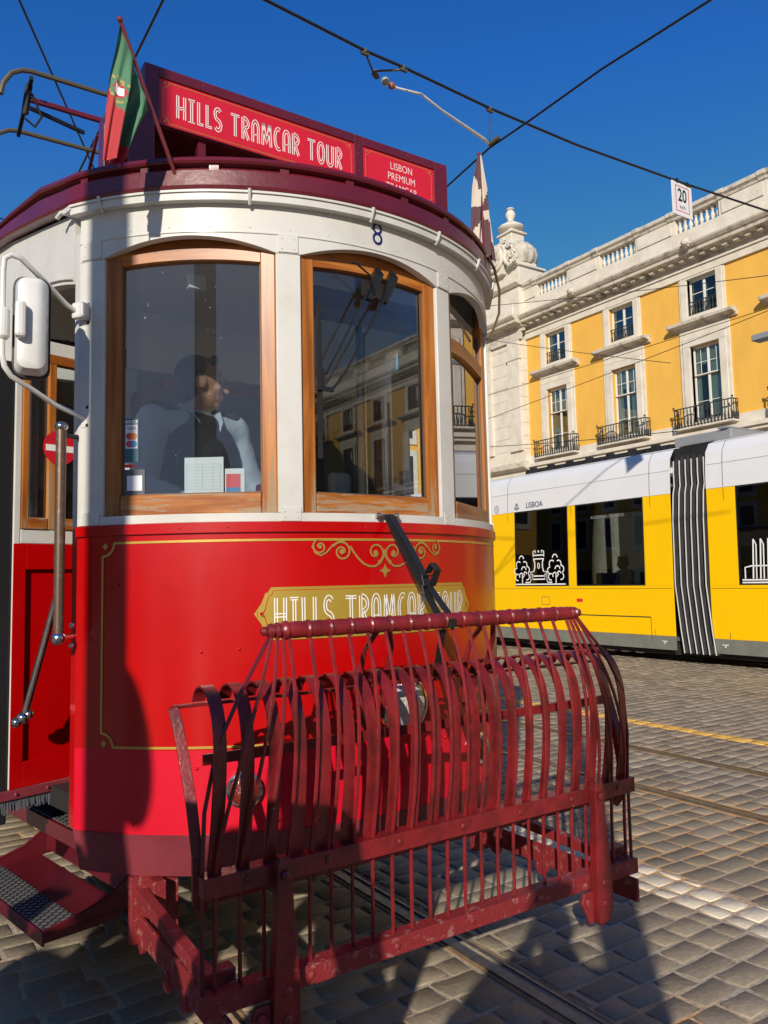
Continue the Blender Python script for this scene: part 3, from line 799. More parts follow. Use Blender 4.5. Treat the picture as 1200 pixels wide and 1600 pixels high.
b = MB(); db(b, .100, .128, 1.645, 2.215, -.045, -.03); b.build('inner_post', M['alu'], wf)
b = MB(); db(b, -.05, LW + .02, .680, .712, -.02, .012)
for u in (.05, .16, .28, .40): b.sph(DP(u, .697, .013), .0065, 8, 5)
b.build('kick_strip', M['burg_skirt'], leaf, False, .003)
b = MB(); random.seed(3)
for k in range(150):
    u = -.05 + (LW + .07) * k / 150; ln = random.uniform(.030, .048); dd = random.uniform(-.008, .008)
    p0 = DP(u, .682, 0); p1 = DP(u + random.uniform(-.003, .003), .682 - ln, dd)
    b.beam(p0, p1, .0032, .004, DN)
b.build('draught_brush', M['grey_seat'], leaf)
b = MB(); b.lathe([(.063, 0), (.063, .001)], DP(.190, 1.905, .007), DN, 36, 0)
db(b, .137, .243, 1.8915, 1.9145, .0082, .0090, 1)
b.build('no_entry_sticker', [M['signred'], M['letter']], leaf)
# the other leaf, seen edge on: black rubber edged
b = MB(); db(b, -.19, .029, .60, 2.20, -.06, -.004); lf2 = b.build('folded_leaf', M['black'], tram, False, .008)
b = MB(); b.bb(CX - 1.02, CX - .62, 3.30, 3.34, 2.24, 2.30); b.build('door_gear_beam', M['white'], tram)
b = MB(); b.bb(CX - .95, CX - .55, 3.36, 3.42, 2.34, 2.42); b.tube([V(CX - .95, 3.3, 2.3), V(CX - .8, 3.32, 2.4), V(CX - .6, 3.4, 2.38)], .012, 6)
b.build('door_gear', M['dark'], tram)

# handrails on the corner
b = MB(); x, y = .490, 2.625
b.tube([V(x, y, 1.232), V(x, y, 1.90)], .0165, 12)
hr = b.build('handrail', M['bronze'], tram, True)
b = MB(); b.sph(V(x, y, 1.912), .021, 14, 10, sc=(1, 1, .8)); b.sph(V(x, y, 1.235), .023, 14, 10)
b.tube([V(x, y, 1.235), V(HX * -1 + CX - .004, HY + .01, 1.238)], .009, 8)
b.beam(V(CX - HX - .004, HY + .012, 1.205), V(CX - HX - .004, HY + .012, 1.275), .014, .02)
b.sph(V(CX - HX - .012, HY + .005, 1.272), .010, 8, 6); b.sph(V(CX - HX - .012, HY + .005, 1.208), .010, 8, 6)
b.build('socket', M['chrome'], hr, True)
b = MB(); b.tube([V(x, y, 1.885), V(CX - HX, HY + .01, 1.89)], .008, 8); b.beam(V(CX - HX - .003, HY + .01, 1.875), V(CX - HX - .003, HY + .01, 1.955), .012, .02); b.build('bracket', M['black'], hr)
b = MB(); p0, p1 = V(.515, 2.80, 1.36), V(.432, 2.86, .975)
b.tube([p0, p1], .0125, 10)
grab = b.build('door_lever', M['chrome'], tram, True)
b = MB(); b.sph(p1 + V(-.006, .0, -.01), .021, 14, 10); b.sph(p1 + V(-.025, 0, -.022), .018, 12, 8); b.sph(p1 + V(.012, 0, .0), .017, 12, 8); b.build('lever_joint', M['chrome'], grab, True)

# driving mirror on two tubular arms
b = MB(); yy = 2.50
pts = [V(CX - HX + .012, HY - .02, 2.29), V(.50, 2.62, 2.315), V(.42, 2.56, 2.36), V(.345, yy, 2.395), V(.318, yy, 2.40), V(.300, yy, 2.385), V(.297, yy, 2.35), V(.297, yy, 2.20), V(.298, yy, 2.09), V(.305, yy, 2.055), V(.325, yy + .01, 2.03), V(.38, 2.54, 2.008), V(.46, 2.59, 1.975), V(CX - HX + .012, HY - .02, 1.950)]
b.tube(pts, .0085, 10)
mir = b.build('driving_mirror', M['mirrorwhite'], tram, True)
b = MB()
for z in (2.30, 1.955):
    p = V(CX - HX + .018, HY - .012, z); b.box(p, (.03, .018, .085), Matrix.Rotation(R(-54), 3, 'Z'))
b.box(V(CX - HX - .004, HY - .03, 2.305), (.05, .035, .055), Matrix.Rotation(R(-54), 3, 'Z'))
b.build('arm_bracket', M['mirrorwhite'], mir, False, .008)
b = MB()
for z in (2.333, 2.272, 1.985, 1.925): b.sph(V(CX - HX + .022, HY - .026, z), .0065, 8, 6)
b.build('bracket_bolt', M['black'], mir)
def roundrect(w, h, r, n=6):
    out = []
    for cx, cz, a0 in ((w / 2 - r, h / 2 - r, 0), (-w / 2 + r, h / 2 - r, 90), (-w / 2 + r, -h / 2 + r, 180), (w / 2 - r, -h / 2 + r, 270)):
        out += [(cx + r * math.cos(R(a0 + 90 * i / n)), cz + r * math.sin(R(a0 + 90 * i / n))) for i in range(n + 1)]
    return out
rm = Matrix.Rotation(R(-8), 3, 'Z'); cm = V(.379, yy + .005, 2.188)
def ring(w, h, r, d): return [cm + rm @ Vector((a, d, c)) for a, c in roundrect(w, h, r)]
b = MB(); levels = [(.055, .25, .022, -.048), (.078, .278, .026, -.042), (.088, .293, .028, -.02), (.094, .302, .028, .004)]
rows = [ring(*l_) for l_ in levels]; nn = len(rows[0]); vs = [p for r_ in rows for p in r_]
fs = [tuple(range(nn))] + [(i * nn + k, i * nn + (k + 1) % nn, (i + 1) * nn + (k + 1) % nn, (i + 1) * nn + k) for i in range(len(rows) - 1) for k in range(nn)] + [tuple((len(rows) - 1) * nn + k for k in range(nn))]
b.add(vs, fs); sh = b.build('shell', M['mirrorwhite'], mir, True)
b = MB(); rows = [ring(.095, .303, .029, .0045), ring(.106, .315, .034, .006), ring(.108, .317, .034, .030), ring(.096, .304, .03, .034)]
vs = [p for r_ in rows for p in r_]; b.add(vs, fs[:1] + [(i * nn + k, i * nn + (k + 1) % nn, (i + 1) * nn + (k + 1) % nn, (i + 1) * nn + k) for i in range(3) for k in range(nn)] + [tuple(3 * nn + k for k in range(nn))])
b.build('rim', M['black'], mir, True)
b = MB(); b.lathe([(.016, -.05), (.019, -.04), (.019, .04), (.016, .05)], V(.299, yy, 2.185), n=14)
b.box(cm + V(-.040, -.058, 0), (.03, .035, .11), rm); b.build('clamp', M['mirrorwhite'], mir, False, .010)

# ---------------------------------------------------------------- folding steps
SO = Vector((CX - HX, HY, 0)); SA = Vector((-.2, .98, 0)); SB = Vector((-.98, -.2, 0))
def SP(a, o_, z): return SO + SA * a + SB * o_ + Vector((0, 0, z))
def slab(mb, a0, a1, o0, o1, z0, z1, mi=None): mb.hexa([SP(a0, o0, z0), SP(a1, o0, z0), SP(a1, o1, z0), SP(a0, o1, z0)], [SP(a0, o0, z1), SP(a1, o0, z1), SP(a1, o1, z1), SP(a0, o1, z1)], mi)
b = MB(); slab(b, .10, .85, -.34, -.10, .545, .553); slab(b, .10, .85, -.102, -.094, .50, .555); slab(b, .10, .85, -.26, -.25, .33, .545)
slab(b, .10, .85, -.335, -.25, .322, .330)
b_up = b.build('upper_step', M['burg'], tram, False, .002)
b = MB(); slab(b, .10, .85, -.235, .045, .292, .300); slab(b, .10, .85, .046, .054, .262, .304)
# curved side cheeks
for a in (.10, .855):
    pts = [(-.33, .50), (-.30, .46), (-.25, .40), (-.16, .345), (-.06, .32), (.05, .304)]
    top = [(o_, z) for o_, z in pts]; bot = [(o_, .27 if o_ > -.2 else .30) for o_, z in pts]
    P0 = [SP(a, o_, z) for o_, z in top] + [SP(a, o_, z) for o_, z in bot[::-1]]; P1 = [p + SA * .006 for p in P0]
    b.hexa(P0, P1)
    b.tube([SP(a + .003, o_, z + .003) for o_, z in pts], .006, 6)
b_lo = b.build('lower_step', M['burg'], tram, False, .001)
def mesh_tread(parent, a0, a1, o0, o1, z):
    b = MB(); k = int((a1 - a0 + (o1 - o0)) / .030)
    for i in range(-k, k + 1):
        for sg in (1, -1):
            pts = []
            for j in range(0, 13):
                o_ = o0 + (o1 - o0) * j / 12; a = a0 + i * .031 + sg * (o_ - o0) * .8
                if a0 <= a <= a1: pts.append(SP(a, o_, z))
            if len(pts) >= 3: b.tube([pts[0], pts[-1]], .0019, 4, cap=False)
    return b.build('mesh_tread', M['black'], parent)
b = MB(); slab(b, .11, .84, -.235, -.112, .5532, .5545); b.build('tread_plate', M['alu'], b_up); mesh_tread(b_up, .11, .84, -.235, -.112, .556)
b = MB(); slab(b, .11, .84, -.075, .040, .3002, .3015); b.build('tread_plate', M['alu'], b_lo); mesh_tread(b_lo, .11, .84, -.075, .040, .303)

# ---------------------------------------------------------------- underframe, wheels
b = MB(); b.bb(CX - .55, CX + .55, 2.95, 11.2, .36, .52); b.bb(CX - .75, CX + .75, 3.4, 3.6, .45, .63); b.bb(CX - .3, CX + .3, 2.45, 2.95, .42, .50)
b.bb(CX - .62, CX + .62, 5.2, 8.6, .16, .50); b.bb(CX - 1.05, CX - .70, 4.4, 8.8, .3, .6); b.bb(CX + .70, CX + 1.05, 4.4, 8.8, .3, .6)
b.build('underframe', M['dark'], tram, False, .01)
for y in (4.3, 9.2):
    for s in (-1, 1):
        b = MB(); b.lathe([(.30, -.05), (.34, -.05), (.34, -.035), (.315, -.03), (.31, .04), (.27, .045), (.24, .02), (.08, .03), (.07, .06), (.02, .062)], (CX + s * .45, y, .33), (s, 0, 0), 36)
        b.build('wheel', M['dark'], tram, True)
for s in (-1, 1):
    b = MB(); x = CX + s * .68
    b.bb(x - .075, x + .075, 2.50, 2.53, .30, .50); b.bb(x - .02, x + .02, 2.45, 2.62, .36, .49)
    b.build('fender_hanger', M['fend_worn'], tram, False, .003)

# ---------------------------------------------------------------- folding fender (life guard)
bF = MB(); YF = 1.82
bF.bb(.668, 2.205, YF, YF + .05, .655, .703); 
for u in frange(.78, 2.12, 6): bF.lathe([(.010, 0), (.010, .003), (.004, .006)], (u, YF, .68), (0, -1, 0), 10)
fender = bF.build('fender', M['fend'], tram, False, .004)
b = MB(); b.bb(.668, 2.205, YF + .002, YF + .052, .385, .433)
for u in frange(.95, 2.0, 4): b.lathe([(.010, 0), (.010, .003), (.004, .006)], (u, YF + .002, .409), (0, -1, 0), 10)
b.build('lower_beam', M['fend_worn'], fender, False, .005)
b = MB(); b.bb(.70, 2.17, YF + .075, YF + .083, .615, .65); b.bb(.70, 2.17, YF + .085, YF + .095, .945, .972)
b.build('back_bar', M['fend'], fender)
for s in (-1, 1):      # tapered legs with rounded shoe
    x = CX + (s * .555 if s > 0 else -.575); b = MB()
    def sec(z, w, d0, d1): return [V(x - w, YF - d1, z), V(x + w, YF - d1, z), V(x + w, YF - d0, z), V(x - w, YF - d0, z)]
    secs = [sec(.275, .012, .004, .022), sec(.29, .028, .003, .032), sec(.33, .037, .003, .036), (sec(.45, .033, .003, .036)), sec(.60, .023, .003, .032), sec(.70, .020, .003, .030), sec(.72, .012, .003, .026)]
    vs = [p for q in secs for p in q]; fs = [(0, 1, 2, 3), tuple(24 + k for k in (3, 2, 1, 0))] + [(i * 4 + k, i * 4 + (k + 1) % 4, (i + 1) * 4 + (k + 1) % 4, (i + 1) * 4 + k) for i in range(6) for k in range(4)]
    b.add(vs, fs)
    for z in (.345, .41, .68): b.lathe([(.013, 0), (.013, .004), (.006, .008)], (x, YF - .034, z), (0, -1, 0), 10)
    b.build('leg', M['fend'], fender, False, .004)
    b = MB(); pl_ = [(-.075, .384), (-.035, .384), (-.034, .29), (-.05, .285), (-.085, .355)]
    b.hexa([V(x + a, YF - .016, z) for a, z in pl_], [V(x + a, YF - .004, z) for a, z in pl_])
    b.lathe([(.015, 0), (.015, .006), (.006, .010)], (x - .060, YF - .016, .355), (0, -1, 0), 12)
    b.build('hinge_plate', M['fend_worn'], fender, False, .004)
    # long swing arm back to the hanger with its notched quadrant
    xa = CX + s * .72; b = MB()
    b.beam(V(xa, YF + .05, .42), V(xa + s * .0, 2.62, .45), .035, .035); b.beam(V(xa + .001, YF - .03, .345), V(xa + .001, 2.60, .34), .012, .075)
    for y, z in ((2.10, .30), (2.24, .295), (2.50, .30)): b.lathe([(.03, -.009), (.03, .009)], (xa, y, z), (1, 0, 0), 14)
    b.lathe([(.035, -.012), (.035, .012)], (xa, 2.56, .40), (1, 0, 0), 14)
    b.build('swing_arm', M['fend_worn'], fender, False, .003)
    b = MB(); b.bb(xa - .045 - s * .012, xa + .05, YF + .053, YF + .10, .40, .46)
    b.build('arm_bracket', M['fend_worn'], fender, False, .003)
# rear top bar and side frame bars
b = MB(); X0, X1 = .648, 2.232
path = []
for s, xx in ((1, X0), (-1, X1)):
    pts = [V(xx, 1.99, 1.083), V(xx + s * .004, 1.975, 1.06), V(xx + s * .012, 1.945, .98), V(xx + s * .018, 1.90, .86), V(xx + s * .024, 1.875, .74), V(xx + s * .028, 1.885, .63), V(xx + s * .05, 1.90, .60)]
    b.ribbon(pts, V(.006, .026, 0), .026)
b.bb(X0, X1, 1.977, 2.003, 1.080, 1.088)
b.build('frame_bar', M['fend'], fender, False, .0015)
# slats: flat straps that hook over the rear bar
NS = 21
for i in range(NS):
    k = i / (NS - 1); xb = .705 + (2.165 - .705) * k; random.seed(100 + i)
    jt = random.uniform(-.001, .001); c0 = (xb - CX)
    prof = [(1.850, .703), (1.838, .78), (1.829, .86), (1.825, .94), (1.829, 1.01), (1.845, 1.065), (1.870, 1.105), (1.903, 1.130), (1.940, 1.136), (1.978, 1.120), (1.998, 1.092)]
    pts = [V(CX + c0 * (1 - .02 * (j / 10) ** 1.5) + jt * .6 * math.sin(j) + .004 * math.sin(PI * j / 10), y, z) for j, (y, z) in enumerate(prof)]
    pts = smooth_path(pts); wv = []
    for j in range(len(pts)):
        w = .0345
        tw = R(7) * math.sin(PI * min(1, j / 18))
        wv.append(V(w * math.cos(tw), w * math.sin(tw), 0))
    b = MB(); b.ribbon(pts, wv, .005); b.build('slat', M['fend'], fender, True, angle=60)
# rods
NR = 24; XL, XR = .705, 2.175
rods = []
for i in range(NR):
    xb = XL + (XR - XL) * i / (NR - 1)
    if i < 4: xr = .872 + .017 * i
    elif i >= NR - 4: xr = 2.010 - .017 * (NR - 1 - i)
    else: xr = .925 + (1.955 - .925) * (i - 3) / (NR - 7)
    out = (xb - xr)
    pts = []
    for (kz, z, y) in ((0, .43, 1.847), (0, .56, 1.847), (0, .70, 1.840), (.13, .80, 1.822), (.31, .90, 1.812), (.50, 1.00, 1.811), (.68, 1.09, 1.822), (.84, 1.17, 1.842), (1.0, 1.252, 1.872)):
        kk = kz if abs(out) < .10 else kz ** (1.0 + (abs(out) - .10) * 5)
        pts.append(V(xb + (xr - xb) * kk, y, z))
    b = MB(); b.tube(smooth_path(pts, 2), .0056, 6); b.build('rod', M['fend'], fender, True)
# two outer black rods at the far end and near end
for s in (-1, 1):
    b = MB()
    for dx in (.03,):
        x = CX + s * (.735 + dx); b.tube([V(x, YF + .03, .43), V(x, YF + .03, .70), V(x - s * .002, YF + .02, .85), V(x - s * .03, YF + .01, 1.0), V(x - s * .10, YF + .02, 1.13), V(CX + s * .575, 1.873, 1.252)], .0056, 6)
    b.build('rod', M['burg'], fender, True)
# roller
b = MB(); xs = [(.845, .006), (.852, .013), (.862, .012), (.868, .019), (.876, .021), (.882, .015), (.888, .022), (.895, .022), (.900, .016), (.906, .023)]
xx = .906; rp = [(x - .845, r) for x, r in xs]
seg = (1.972 - .912) / 16
for i in range(16):
    a = .912 + seg * i - .845; rp += [(a + .001, .0255), (a + .006, .0255), (a + .008, .0205), (a + .012, .022), (a + seg * .5, .0235), (a + seg - .004, .022)]
rp += [(2 * (CX - .845) - (x - .845), r) for x, r in xs[::-1]]
b.lathe([(r, x) for x, r in rp], (.845, 1.878, 1.270), (1, 0, 0), 14)
b.build('roller', M['fend'], fender, True, angle=30)
# levers between roller and rear bar
for s in (-1, 1):
    b = MB(); x = CX + s * .20
    b.tube([V(x - .02, 1.90, 1.255), V(x - .03, 1.96, 1.19), V(x - .035, 1.99, 1.10), V(x - .03, 1.99, 1.0)], [.010, .007, .012, .014], 8)
    b.tube([V(x + .02, 1.90, 1.255), V(x + .06, 1.95, 1.20), V(x + .075, 2.0, 1.12), V(x + .06, 2.01, .98)], .009, 8)
    b.tube([V(x + .0, 1.99, 1.10), V(x + .02, 2.01, 1.05), V(x - .01, 2.02, .99), V(x + .03, 2.03, .93)], .012, 8)
    b.build('lever', M['fend'], fender, True)
# strap from belt hook to the roller
b = MB(); hook = V(CX + .004, CY - RR - .016, 1.612); end = V(CX + .012, 1.895, 1.262)
b.ribbon([hook, hook.lerp(end, .3) + V(0, -.006, -.01), hook.lerp(end, .65) + V(.004, -.004, -.012), end, end + V(0, -.045, -.01), end + V(0, -.05, .015)], V(.026, 0, 0), .004)
b.ribbon([hook + V(.01, -.008, .004), hook.lerp(end, .35) + V(.016, -.016, .0), hook.lerp(end, .7) + V(.014, -.018, -.004), end + V(.010, -.024, .024)], V(.024, 0, 0), .004)
b.ribbon([end + V(0, .0, -.02), end + V(.01, .03, -.08), end + V(.03, .08, -.17)], V(.024, 0, 0), .004)
strap = b.build('strap', M['black'], tram, True, angle=50)
b = MB(); mp_ = hook.lerp(end, .62) + V(.01, -.022, 0)
for k in range(2):
    c = mp_ + V(0, 0, -.03 * k); b.tube([c + V(-.019, 0, .012), c + V(.019, 0, .012), c + V(.021, -.012, -.018), c + V(-.021, -.012, -.018)], .0035, 6, closed=True)
b.build('buckle', M['black'], strap)
b = MB(); b.ribbon([mp_ + V(-.004, -.01, .02), mp_ + V(.0, -.035, .05), mp_ + V(.014, -.04, .03), mp_ + V(.012, -.012, -.02)], V(.026, 0, 0), .004); b.build('strap_loop', M['black'], strap, True)
b = MB(); b.beam(hook + V(-.04, .006, 0), hook + V(.04, .006, 0), .010, .012); b.sph(hook + V(-.036, -.006, 0), .010, 8, 6); b.sph(hook + V(.036, -.006, 0), .010, 8, 6); b.build('strap_hook', M['chrome'], tram, True)

# ---------------------------------------------------------------- roof board, its box, pantograph
YS = 2.72
b = MB(); b.bb(.775, 2.175, YS, YS + .62, 3.085, 3.315); 
b.bb(.775, .83, YS - .012, YS - .0005, 3.087, 3.312); b.bb(1.672, 1.715, YS - .012, YS - .0005, 3.087, 3.312); b.bb(2.10, 2.175, YS - .012, YS - .0005, 3.087, 3.312)

for xa_, xb_ in ((.8305, 1.6715), (1.7155, 2.0995)): b.bb(xa_, xb_, YS - .012, YS - .0005, 3.272, 3.312); b.bb(xa_, xb_, YS - .012, YS - .0005, 3.087, 3.093)
board = b.build('roof_board', M['burg'], tram, False, .006)
b = MB()
for x in (.80, .85, 1.0, 1.2, 1.4, 1.6, 1.74, 1.95, 2.14): b.sph(V(x, YS - .013, 3.293), .004, 6, 4)
for x in (.786, 1.694, 2.14): 
    for z in (3.11, 3.15, 3.19, 3.23, 3.26): b.sph(V(x, YS - .013, z), .0035, 6, 4)
b.build('screw', M['burg_skirt'], board)
def sign_panel(x0, x1):
    b = MB(); b.bb(x0, x1, YS - .006, YS - .0006, 3.0935, 3.2715); return b
fnS = lambda x, z: V(x, YS - .0068, z)
for (x0, x1) in ((.8305, 1.6715), (1.7155, 2.0995)):
    b = sign_panel(x0, x1); pn = b.build('sign_panel', M['signred'], board)
    b = MB(); a0, a1, z0, z1, r = x0 + .014, x1 - .014, 3.103, 3.262, .022
    P = [(a0 + r, z1), (a1 - r, z1)] + arc(a1, z1, r, r, 180, 270, 5) + [(a1, z0 + r)] + arc(a1, z0, r, r, 90, 180, 5) + [(a0 + r, z0)] + arc(a0, z0, r, r, 0, 90, 5) + [(a0, z1 - r)] + arc(a0, z1, r, r, 270, 360, 5)
    stroke(b, P, .0022, fnS, closed=True)
    for sx, cx in ((1, a0), (-1, a1)):
        for sz, cz in ((1, z0), (-1, z1)): b.add([fnS(cx + sx * .002, cz), fnS(cx + sx * .012, cz + sz * .004), fnS(cx + sx * .004, cz + sz * .012)], [(0, 1, 2)])
    b.build('border', M['gold'], pn)
    b = MB()
    if x1 - x0 > .6: deco_text(b, 'HILLS TRAMCAR TOUR', x0 + .065, x1 - .06, 3.135, .090, fnS, lw=.028, gap=.068)
    else:
        for k, s in enumerate(('LISBON', 'PREMIUM', 'TRAMCAR')):
            put_text(b, s, .048, lambda x, z: fnS((x0 + x1) / 2 + .012 + x, 3.225 - k * .049 + z), sx=.76, bold=-.0006)
    b.build('lettering', M['letter'], pn)
b = MB(); b.bb(.70, .80, YS - .06, YS + .10, 2.80, 3.084); b.bb(.68, .774, YS - .02, YS + .12, 3.0845, 3.20); b.build('roof_box', M['burg'], tram, False, .008)
b = MB()
for z in (2.93, 3.02): b.lathe([(.022, 0), (.03, .02), (.034, .05), (.028, .052)], (.655, YS - .02, z), (0, -1, 0), 16)
b.bb(.63, .699, YS - .02, YS + .06, 2.82, 3.06); b.build('horn', M['burg'], tram, False, .004)
for x in (1.0, 1.5, 2.0):
    b = MB(); b.bb(x - .015, x + .015, YS + .01, YS + .04, 2.93, 3.085); b.beam(V(x, YS + .03, 3.20), V(x, YS + .4, 2.95), .02, .02); b.build('board_post', M['burg'], tram)
b = MB()    # stay for the sign's far end and roof cable
b.tube([NP(38, 2.75, RR + .035), NP(43, 2.73, RR + .05), NP(47, 2.66, RR + .065), NP(49, 2.57, RR + .06), NP(50, 2.50, RR + .03), NP(49.5, 2.46, RR + .005)], .006, 6)
b.build('roof_cable', M['winbrown'], tram, True)

def panto():
    b = MB(); y = 5.2
    b.bb(CX - .35, CX + .35, y - .05, y + 1.4, 3.02, 3.08)
    b.beam(V(CX - .25, y + .3, 3.08), V(CX - .25, y + 1.3, 3.75), .03, .03); b.beam(V(CX + .25, y + .3, 3.08), V(CX + .25, y + 1.3, 3.75), .03, .03)
    b.beam(V(CX - .25, y + 1.3, 3.75), V(CX - .20, y + .3, 4.60), .022, .022); b.beam(V(CX + .25, y + 1.3, 3.75), V(CX + .20, y + .3, 4.60), .022, .022)
    p = b.build('pantograph', M['burg'], tram, False, .004)
    for dy, dz in ((0, .02), (.55, -.10)):
        yy, zz = y + dy, 4.70 + dz; b = MB()
        b.tube([V(CX - .86, yy, zz - .20), V(CX - .845, yy, zz - .12), V(CX - .80, yy, zz - .04), V(CX - .74, yy, zz), V(CX - .68, yy, zz + .012), V(CX, yy, zz + .015), V(CX + .68, yy, zz + .012), V(CX + .74, yy, zz), V(CX + .80, yy, zz - .04), V(CX + .86, yy, zz - .2)], .016, 8)
        b.build('collector_bar', M['clampm'], p, True)
    b = MB()
    for s in (-1, 1):
        b.beam(V(CX + s * .68, y, 4.69), V(CX + s * .68, y + .55, 4.58), .022, .03); b.beam(V(CX + s * .68, y + .1, 4.70), V(CX + s * .70, y + .12, 4.50), .028, .035)
        b.tube([V(CX + s * .66, y + .1, 4.64), V(CX + s * .60, y + .1, 4.50), V(CX + s * .64, y + .1, 4.42), V(CX + s * .70, y + .1, 4.46)], .009, 6)
        b.beam(V(CX + s * .66, y + .2, 4.60), V(CX + s * .28, y + .35, 4.62), .022, .022)
    b.build('head_frame', M['wirem'], p)
    b = MB(); b.beam(V(CX - .68, y + .12, 4.61), V(CX + .68, y + .12, 4.61), .028, .028)
    b.build('cross_tube', M['burg'], p)
panto()

# ---------------------------------------------------------------- flags in roof sockets
def cloth(mb, top, freeT, freeB, sag, folds, cols, nx=14, ny=14, mi_fn=None, thick=.0015):
    """four-cornered hanging sheet: top = pole-side edge points (p0 at tip, p1 down the pole); free edge p2 (below tip) .. p3"""
def flag(name, label, base, tip, attach, corners, matl, mi_fn, nx=26, ny=30, fold=.012, ph=0):
    t = thing(name, label, 'flag', tuple(base), group='flags on the tram roof')
    b = MB(); b.tube([base, tip], .006, 8); b.sph(tip, .010, 8, 6); b.build('pole', M['flagpole'], t, True)
    A, B_, C, D = corners       # A tip corner, B along pole, C bottom far, D outer
    b = MB(); vs = []
    nrm = ((B_ - A).cross(D - A)).normalized()
    for side_ in (0, 1):
        for j in range(ny + 1):
            v = j / ny
            for i in range(nx + 1):
                u = i / nx
                p = (A * (1 - u) * (1 - v) + B_ * u * (1 - v) + C * u * v + D * (1 - u) * v)
                env = min(1, v * 2.5 + .15)
                p = p + nrm * (fold * env * math.sin(u * 13 + ph + v * 1.5) + fold * .5 * env * math.sin(u * 27 + v * 4 + ph)) + nrm * (.0016 * side_)
                vs.append(p)
    fs = []; ms = []
    k = (nx + 1) * (ny + 1)
    for side_ in (0, 1):
        for j in range(ny):
            for i in range(nx):
                a = side_ * k + j * (nx + 1) + i; fs.append((a, a + 1, a + nx + 2, a + nx + 1)); ms.append(mi_fn((i + .5) / nx, (j + .5) / ny))
    b.add(vs, fs); b.mi = ms
    b.build('cloth', matl, t, True, angle=180)
    return t
def mi1(u, v):      # green towards the hoist (u=1), red lower left; emblem at the join
    s = (1 - u) * .55 + v * .72
    cu, cv = .30, .47
    d_ = math.hypot((u - cu) / .17, (v - cv) / .17)
    if d_ < .45: return 3
    if d_ < .62: return 1
    if d_ < 1.0 and (d_ > .85 or abs((u - cu) * 3 + (v - cv)) < .05): return 2
    return 0 if s < .66 else 1
b1 = V(.80, 2.395, 2.705)
t1 = V(.575, 2.27, 3.105)
def mi1(u, v):
    d_ = math.hypot((u - .20) / .20, (v - .42) / .10)
    if d_ < .42: return 3
    if d_ < .60: return 1
    if d_ < 1.0 and (d_ > .86 or abs((u - .22) * 1.5 + (v - .42)) < .03): return 2
    return 1 if v * 1.15 - u * .62 > .50 else 0
flag('tram_flag', 'green and red furled flag leaning at the left end of the roof board', V(.80, 2.395, 2.70), V(.568, 2.245, 3.09), 0,
     (V(.571, 2.25, 3.085), V(.672, 2.303, 2.872), V(.600, 2.33, 2.68), V(.532, 2.25, 2.645)), [M['greencloth'], M['redcloth'], M['yellowprint'], M['letter']], mi1, nx=40, ny=44, fold=.021)
def mi2(u, v):
    a = math.atan2((v - .55) * 1.6, u - .5); return int((a + PI) / (PI / 4)) % 2
flag('tram_flag', 'cream and dark brown furled flag at the right edge of the tram roof', V(2.205, 2.50, 2.72), V(2.192, 2.50, 3.27), 0,
     (V(2.186, 2.495, 3.275), V(2.200, 2.495, 3.27), V(2.278, 2.50, 2.80), V(2.122, 2.50, 2.82)), [M['creamcloth'], M['browncloth']], mi2, nx=26, ny=34, fold=.016, ph=1)

